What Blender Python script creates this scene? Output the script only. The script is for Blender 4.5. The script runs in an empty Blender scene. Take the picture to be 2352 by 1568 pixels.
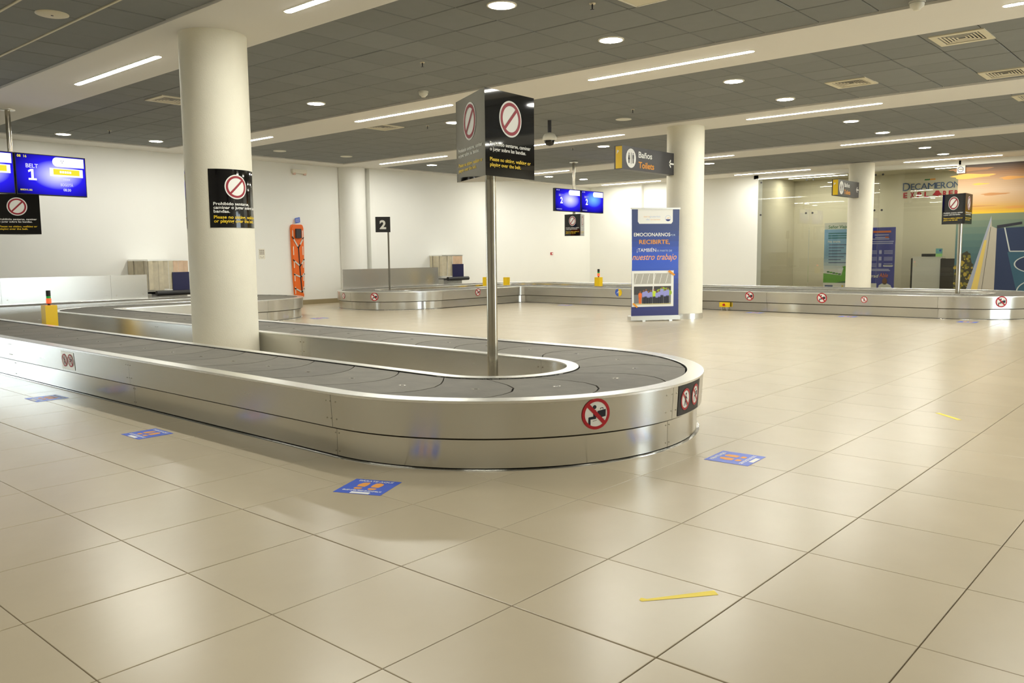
import bpy, bmesh, math, random
from mathutils import Vector, Matrix
random.seed(7)
scene = bpy.context.scene
C = scene.collection
PI = math.pi

# ------------------------------------------------------------------ camera
cam_d = bpy.data.cameras.new('camera')
cam = bpy.data.objects.new('camera', cam_d)
C.objects.link(cam)
YAW, PITCH, ROLL = math.radians(-41.383), math.radians(-5.973), math.radians(-0.582)
CAMP = Vector((3.116, -2.159, 1.257))
fw = Vector((math.sin(YAW) * math.cos(PITCH), math.cos(YAW) * math.cos(PITCH), math.sin(PITCH)))
r0 = Vector((math.cos(YAW), -math.sin(YAW), 0))
u0 = r0.cross(fw)
rt = r0 * math.cos(ROLL) + u0 * math.sin(ROLL)
up = u0 * math.cos(ROLL) - r0 * math.sin(ROLL)
m = Matrix((rt, up, -fw)).transposed().to_4x4()
m.translation = CAMP
cam.matrix_world = m
cam_d.sensor_width = 36.0
cam_d.lens = 36.0 * 1917.16 / 2352.0
cam_d.clip_start = 0.05
cam_d.clip_end = 200
scene.camera = cam

# ------------------------------------------------------------------ daylight and exposure
world = bpy.data.worlds.new('overcast_sky')
scene.world = world
world.use_nodes = True
wn = world.node_tree
bg = wn.nodes['Background']
bg.inputs[0].default_value = (0.86, 0.95, 1.0, 1)
bg.inputs[1].default_value = 9.0
vs = scene.view_settings
vs.view_transform = 'Standard'
vs.look = 'None'
vs.exposure = 0.0
vs.gamma = 1.0
vs.use_curve_mapping = False
scene.cycles.use_denoising = True
scene.cycles.max_bounces = 8
scene.cycles.diffuse_bounces = 5
scene.cycles.glossy_bounces = 4
scene.cycles.transparent_max_bounces = 8
scene.cycles.sample_clamp_indirect = 8.0
LAMP = 124.0          # radiance of the ceiling lamps

# ------------------------------------------------------------------ materials
def lin(c):
    return tuple(((x / 255) / 12.92 if x / 255 <= 0.04045 else ((x / 255 + 0.055) / 1.055) ** 2.4) for x in c) + (1,)
MATS = {}
def mat(name, rgb, rough=0.5, metal=0.0, var=0.0, scale=5.0, bump=0.0, bscale=60.0, emit=0.0, spec=0.5):
    if name in MATS: return MATS[name]
    M = bpy.data.materials.new(name)
    M.use_nodes = True
    nt = M.node_tree
    b = nt.nodes['Principled BSDF']
    col = lin(rgb)
    b.inputs['Base Color'].default_value = col
    b.inputs['Roughness'].default_value = rough
    b.inputs['Metallic'].default_value = metal
    b.inputs['Specular IOR Level'].default_value = spec
    if var > 0 or bump > 0:
        tc = nt.nodes.new('ShaderNodeTexCoord')
        nz = nt.nodes.new('ShaderNodeTexNoise')
        nz.inputs['Scale'].default_value = scale
        nz.inputs['Detail'].default_value = 5
        nt.links.new(tc.outputs['Object'], nz.inputs['Vector'])
    if var > 0:
        mx = nt.nodes.new('ShaderNodeMix')
        mx.data_type = 'RGBA'
        mx.inputs['A'].default_value = tuple(min(1, x * (1 - var)) for x in col[:3]) + (1,)
        mx.inputs['B'].default_value = tuple(min(1, x * (1 + var)) for x in col[:3]) + (1,)
        nt.links.new(nz.outputs['Fac'], mx.inputs['Factor'])
        nt.links.new(mx.outputs['Result'], b.inputs['Base Color'])
    if bump > 0:
        n2 = nt.nodes.new('ShaderNodeTexNoise')
        n2.inputs['Scale'].default_value = bscale
        n2.inputs['Detail'].default_value = 4
        nt.links.new(tc.outputs['Object'], n2.inputs['Vector'])
        bp = nt.nodes.new('ShaderNodeBump')
        bp.inputs['Strength'].default_value = bump
        bp.inputs['Distance'].default_value = 0.01
        nt.links.new(n2.outputs['Fac'], bp.inputs['Height'])
        nt.links.new(bp.outputs['Normal'], b.inputs['Normal'])
    if emit > 0:
        b.inputs['Emission Color'].default_value = col
        b.inputs['Emission Strength'].default_value = emit
    MATS[name] = M
    return M

def lamp_mat(name, strength, rgb=(255, 252, 240)):
    M = bpy.data.materials.new(name)
    M.use_nodes = True
    nt = M.node_tree
    nt.nodes.clear()
    o = nt.nodes.new('ShaderNodeOutputMaterial')
    e = nt.nodes.new('ShaderNodeEmission')
    e.inputs[0].default_value = lin(rgb)
    e.inputs[1].default_value = strength
    nt.links.new(e.outputs[0], o.inputs[0])
    MATS[name] = M
    return M

def steel_mat(name, rgb, rough, aniso):
    # brushed horizontally: reflections are drawn out along the vertical
    M = mat(name, rgb, rough, 1.0)
    nt = M.node_tree
    b = nt.nodes['Principled BSDF']
    b.inputs['Anisotropic'].default_value = aniso
    tg = nt.nodes.new('ShaderNodeCombineXYZ')
    tg.inputs['Z'].default_value = 1.0
    nt.links.new(tg.outputs[0], b.inputs['Tangent'])
    tc = nt.nodes.new('ShaderNodeTexCoord')
    mp = nt.nodes.new('ShaderNodeMapping')
    mp.inputs['Scale'].default_value = (1.5, 1.5, 30)
    nz = nt.nodes.new('ShaderNodeTexNoise')
    nz.inputs['Scale'].default_value = 2.0
    nz.inputs['Detail'].default_value = 6
    nt.links.new(tc.outputs['Object'], mp.inputs[0])
    nt.links.new(mp.outputs[0], nz.inputs['Vector'])
    mr = nt.nodes.new('ShaderNodeMapRange')
    mr.inputs['To Min'].default_value = rough * 0.92
    mr.inputs['To Max'].default_value = rough * 1.1
    nt.links.new(nz.outputs['Fac'], mr.inputs['Value'])
    nt.links.new(mr.outputs[0], b.inputs['Roughness'])
    n3 = nt.nodes.new('ShaderNodeTexNoise')
    n3.inputs['Scale'].default_value = 1.1
    n3.inputs['Detail'].default_value = 3
    nt.links.new(tc.outputs['Object'], n3.inputs['Vector'])
    mx = nt.nodes.new('ShaderNodeMix'); mx.data_type = 'RGBA'
    c = lin(rgb)
    mx.inputs['A'].default_value = tuple(x * .9 for x in c[:3]) + (1,)
    mx.inputs['B'].default_value = tuple(min(1, x * 1.08) for x in c[:3]) + (1,)
    nt.links.new(n3.outputs['Fac'], mx.inputs['Factor'])
    nt.links.new(mx.outputs['Result'], b.inputs['Base Color'])
    return M

def glass_mat(name, tint, fres=1.5):
    M = bpy.data.materials.new(name)
    M.use_nodes = True
    nt = M.node_tree
    nt.nodes.clear()
    o = nt.nodes.new('ShaderNodeOutputMaterial')
    t = nt.nodes.new('ShaderNodeBsdfTransparent'); t.inputs[0].default_value = lin(tint)
    g = nt.nodes.new('ShaderNodeBsdfGlossy'); g.inputs['Roughness'].default_value = 0.0
    f = nt.nodes.new('ShaderNodeFresnel'); f.inputs[0].default_value = fres
    x = nt.nodes.new('ShaderNodeMixShader')
    nt.links.new(f.outputs[0], x.inputs[0]); nt.links.new(t.outputs[0], x.inputs[1]); nt.links.new(g.outputs[0], x.inputs[2])
    nt.links.new(x.outputs[0], o.inputs[0])
    MATS[name] = M
    return M

def island_var(M, amt):
    # every tile has its own slight shade
    nt = M.node_tree
    b = nt.nodes['Principled BSDF']
    oi = nt.nodes.new('ShaderNodeObjectInfo')
    hsv = nt.nodes.new('ShaderNodeHueSaturation')
    mr = nt.nodes.new('ShaderNodeMapRange')
    mr.inputs['To Min'].default_value = 1 - amt
    mr.inputs['To Max'].default_value = 1 + amt
    nt.links.new(oi.outputs['Random'], mr.inputs['Value'])
    nt.links.new(mr.outputs[0], hsv.inputs['Value'])
    lk = b.inputs['Base Color'].links
    if lk:
        nt.links.new(lk[0].from_socket, hsv.inputs['Color'])
    else:
        hsv.inputs['Color'].default_value = b.inputs['Base Color'].default_value
    nt.links.new(hsv.outputs[0], b.inputs['Base Color'])

M_TILE = mat('beige_porcelain', (183, 171, 146), 0.27, 0, 0.06, 3.0, 0.03, 25, spec=0.55)
island_var(M_TILE, 0.02)
M_GROUT = mat('brown_grout', (118, 104, 80), 0.8)
M_WALL = mat('white_wall_paint', (236, 236, 230), 0.55, 0, 0.015, 2.0)
M_GYPS = mat('cream_plaster', (222, 219, 211), 0.7, 0, 0.015, 2.0)
M_CTILE = mat('grey_ceiling_tile', (128, 130, 128), 0.9, 0, 0.05, 6.0, 0.12, 160)
island_var(M_CTILE, 0.05)
M_CBACK = mat('ceiling_void_dark', (52, 50, 42), 0.9)
M_COL = mat('column_roughcast', (236, 232, 214), 0.7, 0, 0.03, 8.0, 0.25, 90)
M_STEEL = steel_mat('brushed_steel', (204, 203, 198), 0.26, 0.75)
M_STEEL2 = steel_mat('brushed_steel_skirt', (208, 207, 202), 0.16, 0.85)
M_STEELB = mat('bright_steel_trim', (236, 236, 232), 0.28, 1.0)
M_PIT = mat('pit_floor', (150, 138, 112), 0.5)
M_RUBBER = mat('black_rubber_slat', (103, 99, 89), 0.62, 0, 0.28, 7.0, 0.15, 40)
island_var(M_RUBBER, 0.12)
M_BED = mat('belt_bed_dark', (26, 25, 24), 0.8)
M_SCREW = mat('screw_steel', (190, 184, 168), 0.25, 1.0)
M_POLE = mat('polished_steel_pole', (196, 190, 174), 0.16, 1.0)
M_BLACK = mat('gloss_black_panel', (16, 15, 16), 0.03, 0, spec=0.5)
M_BLACKM = mat('matt_black', (24, 23, 24), 0.5)
M_CHAR = mat('charcoal_sign', (56, 55, 58), 0.35)
M_WHITE = mat('white_print', (236, 236, 230), 0.5)
M_RED = mat('red_print', (176, 22, 36), 0.45)
M_DRED = mat('dark_red_print', (150, 28, 44), 0.45)
M_YEL = mat('yellow_print', (236, 200, 28), 0.5)
M_YELB = mat('yellow_enamel', (238, 198, 14), 0.4)
M_ORA = mat('orange_print', (226, 150, 40), 0.5)
M_BLUE = mat('blue_print', (58, 94, 190), 0.45)
M_NAVY = mat('navy_print', (38, 42, 112), 0.45)
M_INK = mat('dark_ink', (24, 26, 40), 0.5)
M_TAPE = mat('yellow_floor_tape', (238, 214, 70), 0.5)
M_ORB = mat('orange_plastic', (236, 112, 24), 0.45)
M_STRAP = mat('black_strap', (34, 32, 32), 0.7)
M_SREF = mat('reflective_strap', (204, 200, 190), 0.5)
M_STRIP = mat('grey_curtain_strip', (196, 186, 160), 0.4, 0, 0.25, 9.0)
M_STRIPW = mat('pinkish_curtain_strip', (206, 176, 146), 0.4, 0, 0.25, 9.0)
M_NAVYP = mat('navy_panel', (14, 14, 66), 0.35)
M_TRIMW = mat('white_plastic', (228, 224, 208), 0.4)
M_VENT = mat('vent_painted_metal', (214, 206, 180), 0.5)
M_SKIRT = mat('taupe_skirting', (150, 136, 104), 0.4)
M_LAMP = lamp_mat('lit_lamp_diffuser', LAMP)
M_DOWN = lamp_mat('lit_downlight', LAMP * 1.1, (255, 252, 244))
M_GLASS = glass_mat('shop_glass', (252, 253, 250), 1.5)
M_GLASS2 = glass_mat('door_glass', (248, 250, 250), 1.45)
M_SHOPW = mat('shop_wall_paint', (196, 190, 166), 0.6)
M_REDL = mat('red_lit_lens', (255, 60, 30), 0.3, emit=3.0)
M_GRNL = mat('green_lens', (40, 150, 60), 0.3, emit=0.3)
M_DOME = mat('smoked_dome', (30, 28, 26), 0.06)

# ------------------------------------------------------------------ mesh builder
TXT = {}
def text2d(s, bold=0.0, shear=0.0):
    key = (s, bold, shear)
    if key in TXT: return TXT[key]
    cu = bpy.data.curves.new('lettering', 'FONT')
    cu.body = s
    cu.size = 1.0
    cu.offset = bold
    cu.shear = shear
    cu.resolution_u = 3
    o = bpy.data.objects.new('lettering', cu)
    C.objects.link(o)
    dg = bpy.context.evaluated_depsgraph_get()
    me = o.evaluated_get(dg).to_mesh()
    v = [(p.co.x, p.co.y) for p in me.vertices]
    f = [tuple(p.vertices) for p in me.polygons]
    o.evaluated_get(dg).to_mesh_clear()
    bpy.data.objects.remove(o)
    bpy.data.curves.remove(cu)
    xs = [p[0] for p in v]; ys = [p[1] for p in v]
    TXT[key] = (v, f, min(xs), max(xs), min(ys), max(ys))
    return TXT[key]

class Frame:
    """a flat sheet: a along u, b along v, layers along n"""
    def __init__(s, o, u, v):
        s.o = Vector(o); s.u = Vector(u).normalized(); s.v = Vector(v).normalized(); s.n = s.u.cross(s.v)
    def __call__(s, a, b, c=0.0):
        return s.o + s.u * a + s.v * b + s.n * c

class MB:
    def __init__(s):
        s.v = []; s.f = []; s.m = []; s.mats = []; s.smooth = []
    def mi(s, M):
        if M not in s.mats: s.mats.append(M)
        return s.mats.index(M)
    def add(s, vs, fs, M, smooth=False):
        b = len(s.v); k = s.mi(M)
        s.v += [tuple(p) for p in vs]
        for f in fs:
            s.f.append(tuple(b + i for i in f)); s.m.append(k); s.smooth.append(smooth)
        return s
    def box(s, c, d, M, rz=0.0, ax=None):
        """axis box of centre c and size d, turned by rz; ax = (u, v) for any other frame"""
        if ax: u, v = Vector(ax[0]).normalized(), Vector(ax[1]).normalized()
        else: u, v = Vector((math.cos(rz), math.sin(rz), 0)), Vector((-math.sin(rz), math.cos(rz), 0))
        w = u.cross(v)
        c = Vector(c)
        vs = [c + u * (x * d[0] / 2) + v * (y * d[1] / 2) + w * (z * d[2] / 2) for z in (-1, 1) for y in (-1, 1) for x in (-1, 1)]
        return s.add(vs, [(0, 2, 3, 1), (4, 5, 7, 6), (0, 1, 5, 4), (2, 6, 7, 3), (0, 4, 6, 2), (1, 3, 7, 5)], M)
    def tube(s, p0, p1, r0, r1, M, n=20, caps=True):
        p0, p1 = Vector(p0), Vector(p1)
        d = (p1 - p0).normalized()
        a = Vector((1, 0, 0)) if abs(d.x) < .9 else Vector((0, 1, 0))
        u = d.cross(a).normalized(); v = d.cross(u)
        vs = []
        for p, r in ((p0, r0), (p1, r1)):
            for i in range(n):
                t = 2 * PI * i / n
                vs.append(p + u * (math.cos(t) * r) + v * (math.sin(t) * r))
        s.add(vs, [(i, (i + 1) % n, n + (i + 1) % n, n + i) for i in range(n)], M, True)
        if caps:
            if r0 > 1e-6: s.add(vs[:n], [tuple(reversed(range(n)))], M)
            if r1 > 1e-6: s.add(vs[n:], [tuple(range(n))], M)
        return s
    def lathe(s, c, prof, M, n=24):
        """profile [(r, z)] turned about the vertical through c"""
        c = Vector(c); vs = []; fs = []
        for r, z in prof:
            for i in range(n):
                t = 2 * PI * i / n
                vs.append(c + Vector((math.cos(t) * r, math.sin(t) * r, z)))
        for k in range(len(prof) - 1):
            for i in range(n):
                j = (i + 1) % n
                fs.append((k * n + i, k * n + j, (k + 1) * n + j, (k + 1) * n + i))
        return s.add(vs, fs, M, True)
    def poly(s, fr, pts, M, layer=0.0):
        return s.add([fr(a, b, layer) for a, b in pts], [tuple(range(len(pts)))], M)
    def rect(s, fr, a0, b0, a1, b1, M, layer=0.0):
        return s.poly(fr, [(a0, b0), (a1, b0), (a1, b1), (a0, b1)], M, layer)
    def disc(s, fr, a, b, r, M, layer=0.0, n=28, ry=None):
        ry = ry or r
        return s.poly(fr, [(a + r * math.cos(2 * PI * i / n), b + ry * math.sin(2 * PI * i / n)) for i in range(n)], M, layer)
    def disc_strips(s, fr, a, b, r, M, layer=0.0, n=14):
        """a disc cut into upright strips so that it can follow a curved sheet"""
        for i in range(n):
            x0, x1 = -r * math.cos(PI * i / n), -r * math.cos(PI * (i + 1) / n)
            h0, h1 = math.sqrt(max(0, r * r - x0 * x0)), math.sqrt(max(0, r * r - x1 * x1))
            pts = [(a + x0, b - h0), (a + x1, b - h1), (a + x1, b + h1), (a + x0, b + h0)]
            if h0 < 1e-6: pts = pts[:3]
            if h1 < 1e-6: pts = [pts[0], pts[1], pts[3]]
            s.poly(fr, pts, M, layer)
        return s
    def ring(s, fr, a, b, r0, r1, M, layer=0.0, n=36, t0=0.0, t1=2 * PI):
        vs = []; fs = []
        for i in range(n + 1):
            t = t0 + (t1 - t0) * i / n
            for r in (r0, r1): vs.append(fr(a + r * math.cos(t), b + r * math.sin(t), layer))
        for i in range(n): fs.append((2 * i, 2 * i + 1, 2 * i + 3, 2 * i + 2))
        return s.add(vs, fs, M)
    def bar(s, fr, p, q, w, M, layer=0.0):
        p = Vector(p).to_2d(); q = Vector(q).to_2d()
        d = (q - p).normalized() * (w / 2); e = Vector((-d.y, d.x))
        return s.poly(fr, [p - e, q - e, q + e, p + e], M, layer)
    def text(s, fr, txt, a, b, w=None, h=None, M=None, layer=0.0, bold=0.0, shear=0.0, align='L', sub=None):
        """lettering whose lower left (or centre) stands at a, b; fitted to width w and/or cap height h"""
        v, f, x0, x1, y0, y1 = text2d(txt, bold, shear)
        cap = 0.73
        if w and h: sx, sy = w / (x1 - x0), h / cap
        elif w: sx = sy = w / (x1 - x0)
        else: sx = sy = h / cap
        off = 0 if align == 'L' else (-(x1 - x0) * sx / 2 if align == 'C' else -(x1 - x0) * sx)
        return s.add([fr(a + off + (x - x0) * sx, b + y * sy, layer) for x, y in v], f, M)
    def prism(s, fr, pts, c0, c1, M, smooth=False):
        """outline on a frame given thickness from layer c0 to c1"""
        n = len(pts)
        vs = [fr(a, b, c0) for a, b in pts] + [fr(a, b, c1) for a, b in pts]
        s.add(vs, [tuple(reversed(range(n))), tuple(range(n, 2 * n))], M)
        return s.add(vs, [(i, (i + 1) % n, n + (i + 1) % n, n + i) for i in range(n)], M, smooth)
    def mesh(s, name):
        me = bpy.data.meshes.new(name)
        me.from_pydata(s.v, [], s.f)
        for M in s.mats: me.materials.append(M)
        me.polygons.foreach_set('material_index', s.m)
        me.polygons.foreach_set('use_smooth', s.smooth)
        me.update()
        return me
    def build(s, name, parent=None, loc=(0, 0, 0)):
        return link(name, s.mesh(name), parent, loc)

def link(name, me, parent=None, loc=(0, 0, 0)):
    o = bpy.data.objects.new(name, me)
    C.objects.link(o)
    if parent:
        o.parent = parent
        # children are modelled in world coordinates unless a location is given
        o.location = Vector(loc) - WORLD.get(parent.name, Vector((0, 0, 0))) if not LOCAL.get(parent.name) else Vector(loc)
        WORLD[o.name] = Vector(loc)
    else:
        o.location = loc
        WORLD[o.name] = Vector(loc)
    return o
WORLD = {}; LOCAL = {}

def tag(o, label=None, cat=None, group=None, kind=None):
    if label: o['label'] = label
    if cat: o['category'] = cat
    if group: o['group'] = group
    if kind: o['kind'] = kind
    return o
def thing(name, label, cat, loc, group=None):
    o = bpy.data.objects.new(name, None)
    o.empty_display_size = 0.2
    C.objects.link(o)
    o.location = loc
    WORLD[o.name] = Vector(loc)
    return tag(o, label, cat, group)
def copy_thing(root, loc, label, rz=None):
    r = root.copy(); C.objects.link(r); r.location = loc; r['label'] = label
    if rz is not None: r.rotation_euler.z = rz
    for ch in root.children:
        c = ch.copy(); C.objects.link(c); c.parent = r
        for g in ch.children:
            d = g.copy(); C.objects.link(d); d.parent = c
    return r

# ================================================================== the setting
XL, XR, YF, YB = -15.4, 9.0, -8.0, 22.9
ZC = 3.61            # underside of the ceiling bands
# ---- floor: grout slab and porcelain tiles of 0.6 m
fl = MB()
fl.box(((XL + XR) / 2, 9.5, -0.057), (XR - XL + .4, 35.4, 0.1), M_GROUT)
floor = tag(fl.build('floor'), kind='structure')
def gapx(i): return 0.0022 if i else 0.003     # half joints
def gapy(j): return 0.0036 if j == 0 else 0.0016
def in_view(p):
    d = Vector(p) - CAMP
    z = d.dot(fw)
    if z < 0.3: return None
    x = 1176 + 1917.16 * d.dot(rt) / z; y = 784 - 1917.16 * d.dot(up) / z
    return (x, y, z)
def on_carousel(x, y):
    for sy in (y, 18.41 - y):
        if -14.2 < x < -0.2 and .96 < sy < 3.96: return True
        if -14.2 < x < -11 and .96 < sy < 8.3: return True
    return False
TILES = []
for i in range(-26, 15):
    for j in range(-13, 38):
        cx_, cy_ = (i + .5) * .6, (j + .5) * .6
        if cx_ < XL or cx_ > XR: continue
        q = in_view((cx_, cy_, 0))
        vis = q and -150 < q[0] < 2500 and 560 < q[1] < 1800
        TILES.append((q[2] if vis and not on_carousel(cx_, cy_) else 1e6, i, j))
TILES.sort()
rest = MB()
bev = 0.0015
def tile_verts(i, j):
    # joint widths differ from line to line: the joint along y = 0 is the widest
    x0, x1 = i * .6 + gapx(i), (i + 1) * .6 - gapx(i + 1)
    y0, y1 = j * .6 + gapy(j), (j + 1) * .6 - gapy(j + 1)
    zb, zt = -0.008, 0.0
    return [(x0, y0, zb), (x1, y0, zb), (x1, y1, zb), (x0, y1, zb),
            (x0, y0, zt - bev), (x1, y0, zt - bev), (x1, y1, zt - bev), (x0, y1, zt - bev),
            (x0 + bev, y0 + bev, zt), (x1 - bev, y0 + bev, zt), (x1 - bev, y1 - bev, zt), (x0 + bev, y1 - bev, zt)]
TF = [(0, 1, 5, 4), (1, 2, 6, 5), (2, 3, 7, 6), (3, 0, 4, 7), (4, 5, 9, 8), (5, 6, 10, 9), (6, 7, 11, 10), (7, 4, 8, 11), (8, 9, 10, 11)]
shared = {}
for n, (z, i, j) in enumerate(TILES):
    if n < 300 and z < 1e5:
        k = (gapx(i), gapx(i + 1), gapy(j), gapy(j + 1))
        if k not in shared:
            vs_ = [(x - i * .6, y - j * .6, zz) for x, y, zz in tile_verts(i, j)]
            shared[k] = MB().add(vs_, TF, M_TILE).mesh('floor_tile')
        link('floor_tile', shared[k], floor, (i * .6, j * .6, 0))
    else:
        rest.add(tile_verts(i, j), TF, M_TILE)
tag(rest.build('distant_floor_tiles', floor), kind='stuff')

# ---- walls
def wall(name, *boxes, M=M_WALL):
    b = MB()
    for c, d in boxes: b.box(c, d, M)
    return tag(b.build(name), kind='structure')
H = 3.9
wall('wall_left', ((XL - .1, 6.0, H / 2), (.2, 13.3, H)), ((XL - .1, -5.45, H / 2), (.2, 5.2, H)), ((XL - .1, -1.75, 3.1), (.2, 2.2, 1.6)), ((-15.3, 12.7, H / 2), (.6, .199, H)),
     ((-15.1, 17.95, H / 2), (.2, 10.3, H)))
wall('wall_back', ((-13.9, YB - .0, H / 2), (2.2, .3, H)), ((-10.7, YB + .15, H / 2), (4.2, .3, H)), ((-5.8, YB + .1, 3.72), (5.9, .2, .4)))
wall('wall_right', ((XR + .1, 0, H / 2), (.2, 16, H)), ((XR + .1, 18.25, H / 2), (.2, 9.5, H)), ((XR + .1, 10.75, 3.25), (.2, 5.5, 1.3)))
wall('wall_front', (((XL + XR) / 2, YF - .1, H / 2), (XR - XL + .4, .2, H)))
wall('wall_mural_side', ((3.05, YB + .1, H / 2), (11.9, .2, H)))
# shop behind the glass
wall('wall_shop_left', ((-8.75, 24.5, 1.9), (.2, 2.9, 3.8)), M=M_SHOPW)
wall('wall_shop_back', ((-5.4, 25.95, 1.9), (6.9, .2, 3.8)), M=M_SHOPW)
wall('wall_shop_right', ((-2.4, 24.5, 1.9), (.2, 2.9, 3.8)), M=M_SHOPW)
b = MB().box((XL + .012, 7.2, .06), (.024, 10.5, .12), M_SKIRT)
tag(b.build('baseboard_left'), kind='structure')
# half-buried round pier on the left wall
pier = MB()
pier.tube((-15.3, 12.22, 0), (-15.3, 12.22, ZC), .37, .37, M_WALL, 32)
tag(pier.build('column'), 'white round pier half buried in the left wall behind the number 2 sign', 'column')

# glazed exits that let the daylight in
def glazed_door(name, x, y0, y1, h, sgn):
    fr = MB()
    n = max(2, round((y1 - y0) / 1.25))
    for k in range(n + 1):
        y = y0 + (y1 - y0) * k / n
        fr.box((x, y, h / 2), (.08, .06, h), M_STEELB)
    fr.box((x, (y0 + y1) / 2, h - .03), (.08, y1 - y0, .06), M_STEELB)
    o = tag(fr.build(name), kind='structure')
    for k in range(n):
        ya, yb = y0 + (y1 - y0) * k / n + .03, y0 + (y1 - y0) * (k + 1) / n - .03
        MB().box((x, (ya + yb) / 2, h / 2 - .03), (.012, yb - ya, h - .07), M_GLASS2).build('pane', o)
glazed_door('door_1', XL - .1, -2.85, -.65, 2.3, 1)
glazed_door('door_2', XR + .1, 8.0, 13.5, 2.6, -1)

# ---- ceiling: void slab, tiled bays, plaster bands
cs = MB().box(((XL + XR) / 2, 9.5, ZC + .20), (XR - XL + .4, 35.4, .1), M_CBACK)
ceiling = tag(cs.build('ceiling'), kind='structure')
KC = (ZC - 1.257) / 2.303       # the fittings were surveyed for a ceiling at 3.56
def sx_(x): return 3.116 + (x - 3.116) * KC
def sy_(y): return -2.159 + (y + 2.159) * KC
BANDS = [(sy_(a), sy_(b_)) for a, b_ in [(-2.75, -1.65), (2.0, 3.08), (6.6, 7.72), (11.22, 12.4), (16.05, 17.25), (20.9, 22.1)]]
for n, (y0, y1) in enumerate(BANDS):
    bb = MB().box(((XL + XR) / 2, (y0 + y1) / 2, ZC + .05), (XR - XL, y1 - y0, .1), M_GYPS)
    tag(bb.build('trim_%d' % (n + 1)), kind='structure')
tag(MB().box((-15.05, 9.75, ZC + .052), (.75, 26.6, .1), M_GYPS).build('trim_7'), kind='structure')
tag(MB().box((-7.0, 22.55, ZC + .12), (16.5, .9, .1), M_GYPS).build('trim_8'), kind='structure')
ZT = ZC + .025
BAYS = [(sy_(a), sy_(b_), n) for a, b_, n in [(-7.6, -2.75, 8), (-1.65, 2.0, 6), (3.08, 6.6, 6), (7.72, 11.22, 6), (12.4, 16.05, 6), (17.25, 20.9, 6)]]
SKIP = []
CT = []
VENTS = [(.585, 8.27), (-1.2, 9.95), (.53, 10.75), (-9.05, 4.05), (-8.9, 7.95), (.5, 13.0), (-14.0, 8.1)]
for y0, y1, n in BAYS:
    p = (y1 - y0) / n
    for k in range(n):
        for i in range(-21, 19):
            x = sx_(-2.4) + .6 * i
            if x < -14.6 or x > XR - .3: continue
            y = y0 + (k + .5) * p
            q = in_view((x, y, ZT))
            vis = q and -200 < q[0] < 2550 and -120 < q[1] < 600
            CT.append((q[2] if vis else 1e6, x, y, p))
CT.sort()
crest = MB()
cshared = {}
def ctile(p):
    a, b_ = .2955, p / 2 - .0045
    e = .006
    vs_ = [(-a, -b_, .012), (a, -b_, .012), (a, b_, .012), (-a, b_, .012), (-a, -b_, e), (a, -b_, e), (a, b_, e), (-a, b_, e),
           (-a + e, -b_ + e, 0), (a - e, -b_ + e, 0), (a - e, b_ - e, 0), (-a + e, b_ - e, 0)]
    fs_ = [tuple(reversed(f)) for f in TF]
    return vs_, fs_
for n, (z, x, y, p) in enumerate(CT):
    dz = random.choice((0, 0, 0, .002, -.001, .003))
    if n < 300 and z < 1e5:
        k = round(p, 3)
        if k not in cshared:
            vs_, fs_ = ctile(p)
            cshared[k] = MB().add(vs_, fs_, M_CTILE).mesh('ceiling_tile')
        o = link('ceiling_tile', cshared[k], ceiling, (x, y, ZT + dz))
        o.rotation_euler = (random.gauss(0, .0012), random.gauss(0, .0012), 0)
    else:
        vs_, fs_ = ctile(p)
        crest.add([(x + a, y + b_, ZT + dz + c) for a, b_, c in vs_], fs_, M_CTILE)
tag(crest.build('distant_ceiling_tiles', ceiling), kind='stuff')
for y in (sy_(.79), sy_(1.40)):
    MB().box((-6, y, ZT - .002), (17, .022, .012), M_VENT).build('grid_bar', ceiling)
tag(MB().box((-5.5, 24.5, ZC + .06), (7, 2.9, .1), M_SHOPW).build('ceiling_shop'), kind='structure')

# ---- round columns
def column(x, y, r, label, ring=True):
    t = thing('column', label, 'column', (x, y, 0))
    MB().tube((x, y, 0), (x, y, ZC + .01), r, r, M_COL, 48, False).build('shaft', t)
    if ring:
        MB().tube((x, y, 0), (x, y, .1), r + .006, r + .006, M_STEELB, 48, False).build('base_ring', t)
    return t
col1 = column(-5.37, 2.67, .35, 'large white round column rising out of the near baggage carousel with a black notice')
col2 = column(-5.05, 12.15, .35, 'white round column behind the roll-up banner, with steel base ring')
col3 = column(-5.0, 21.6, .33, 'white round column in front of the shop glass on the right')

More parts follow.
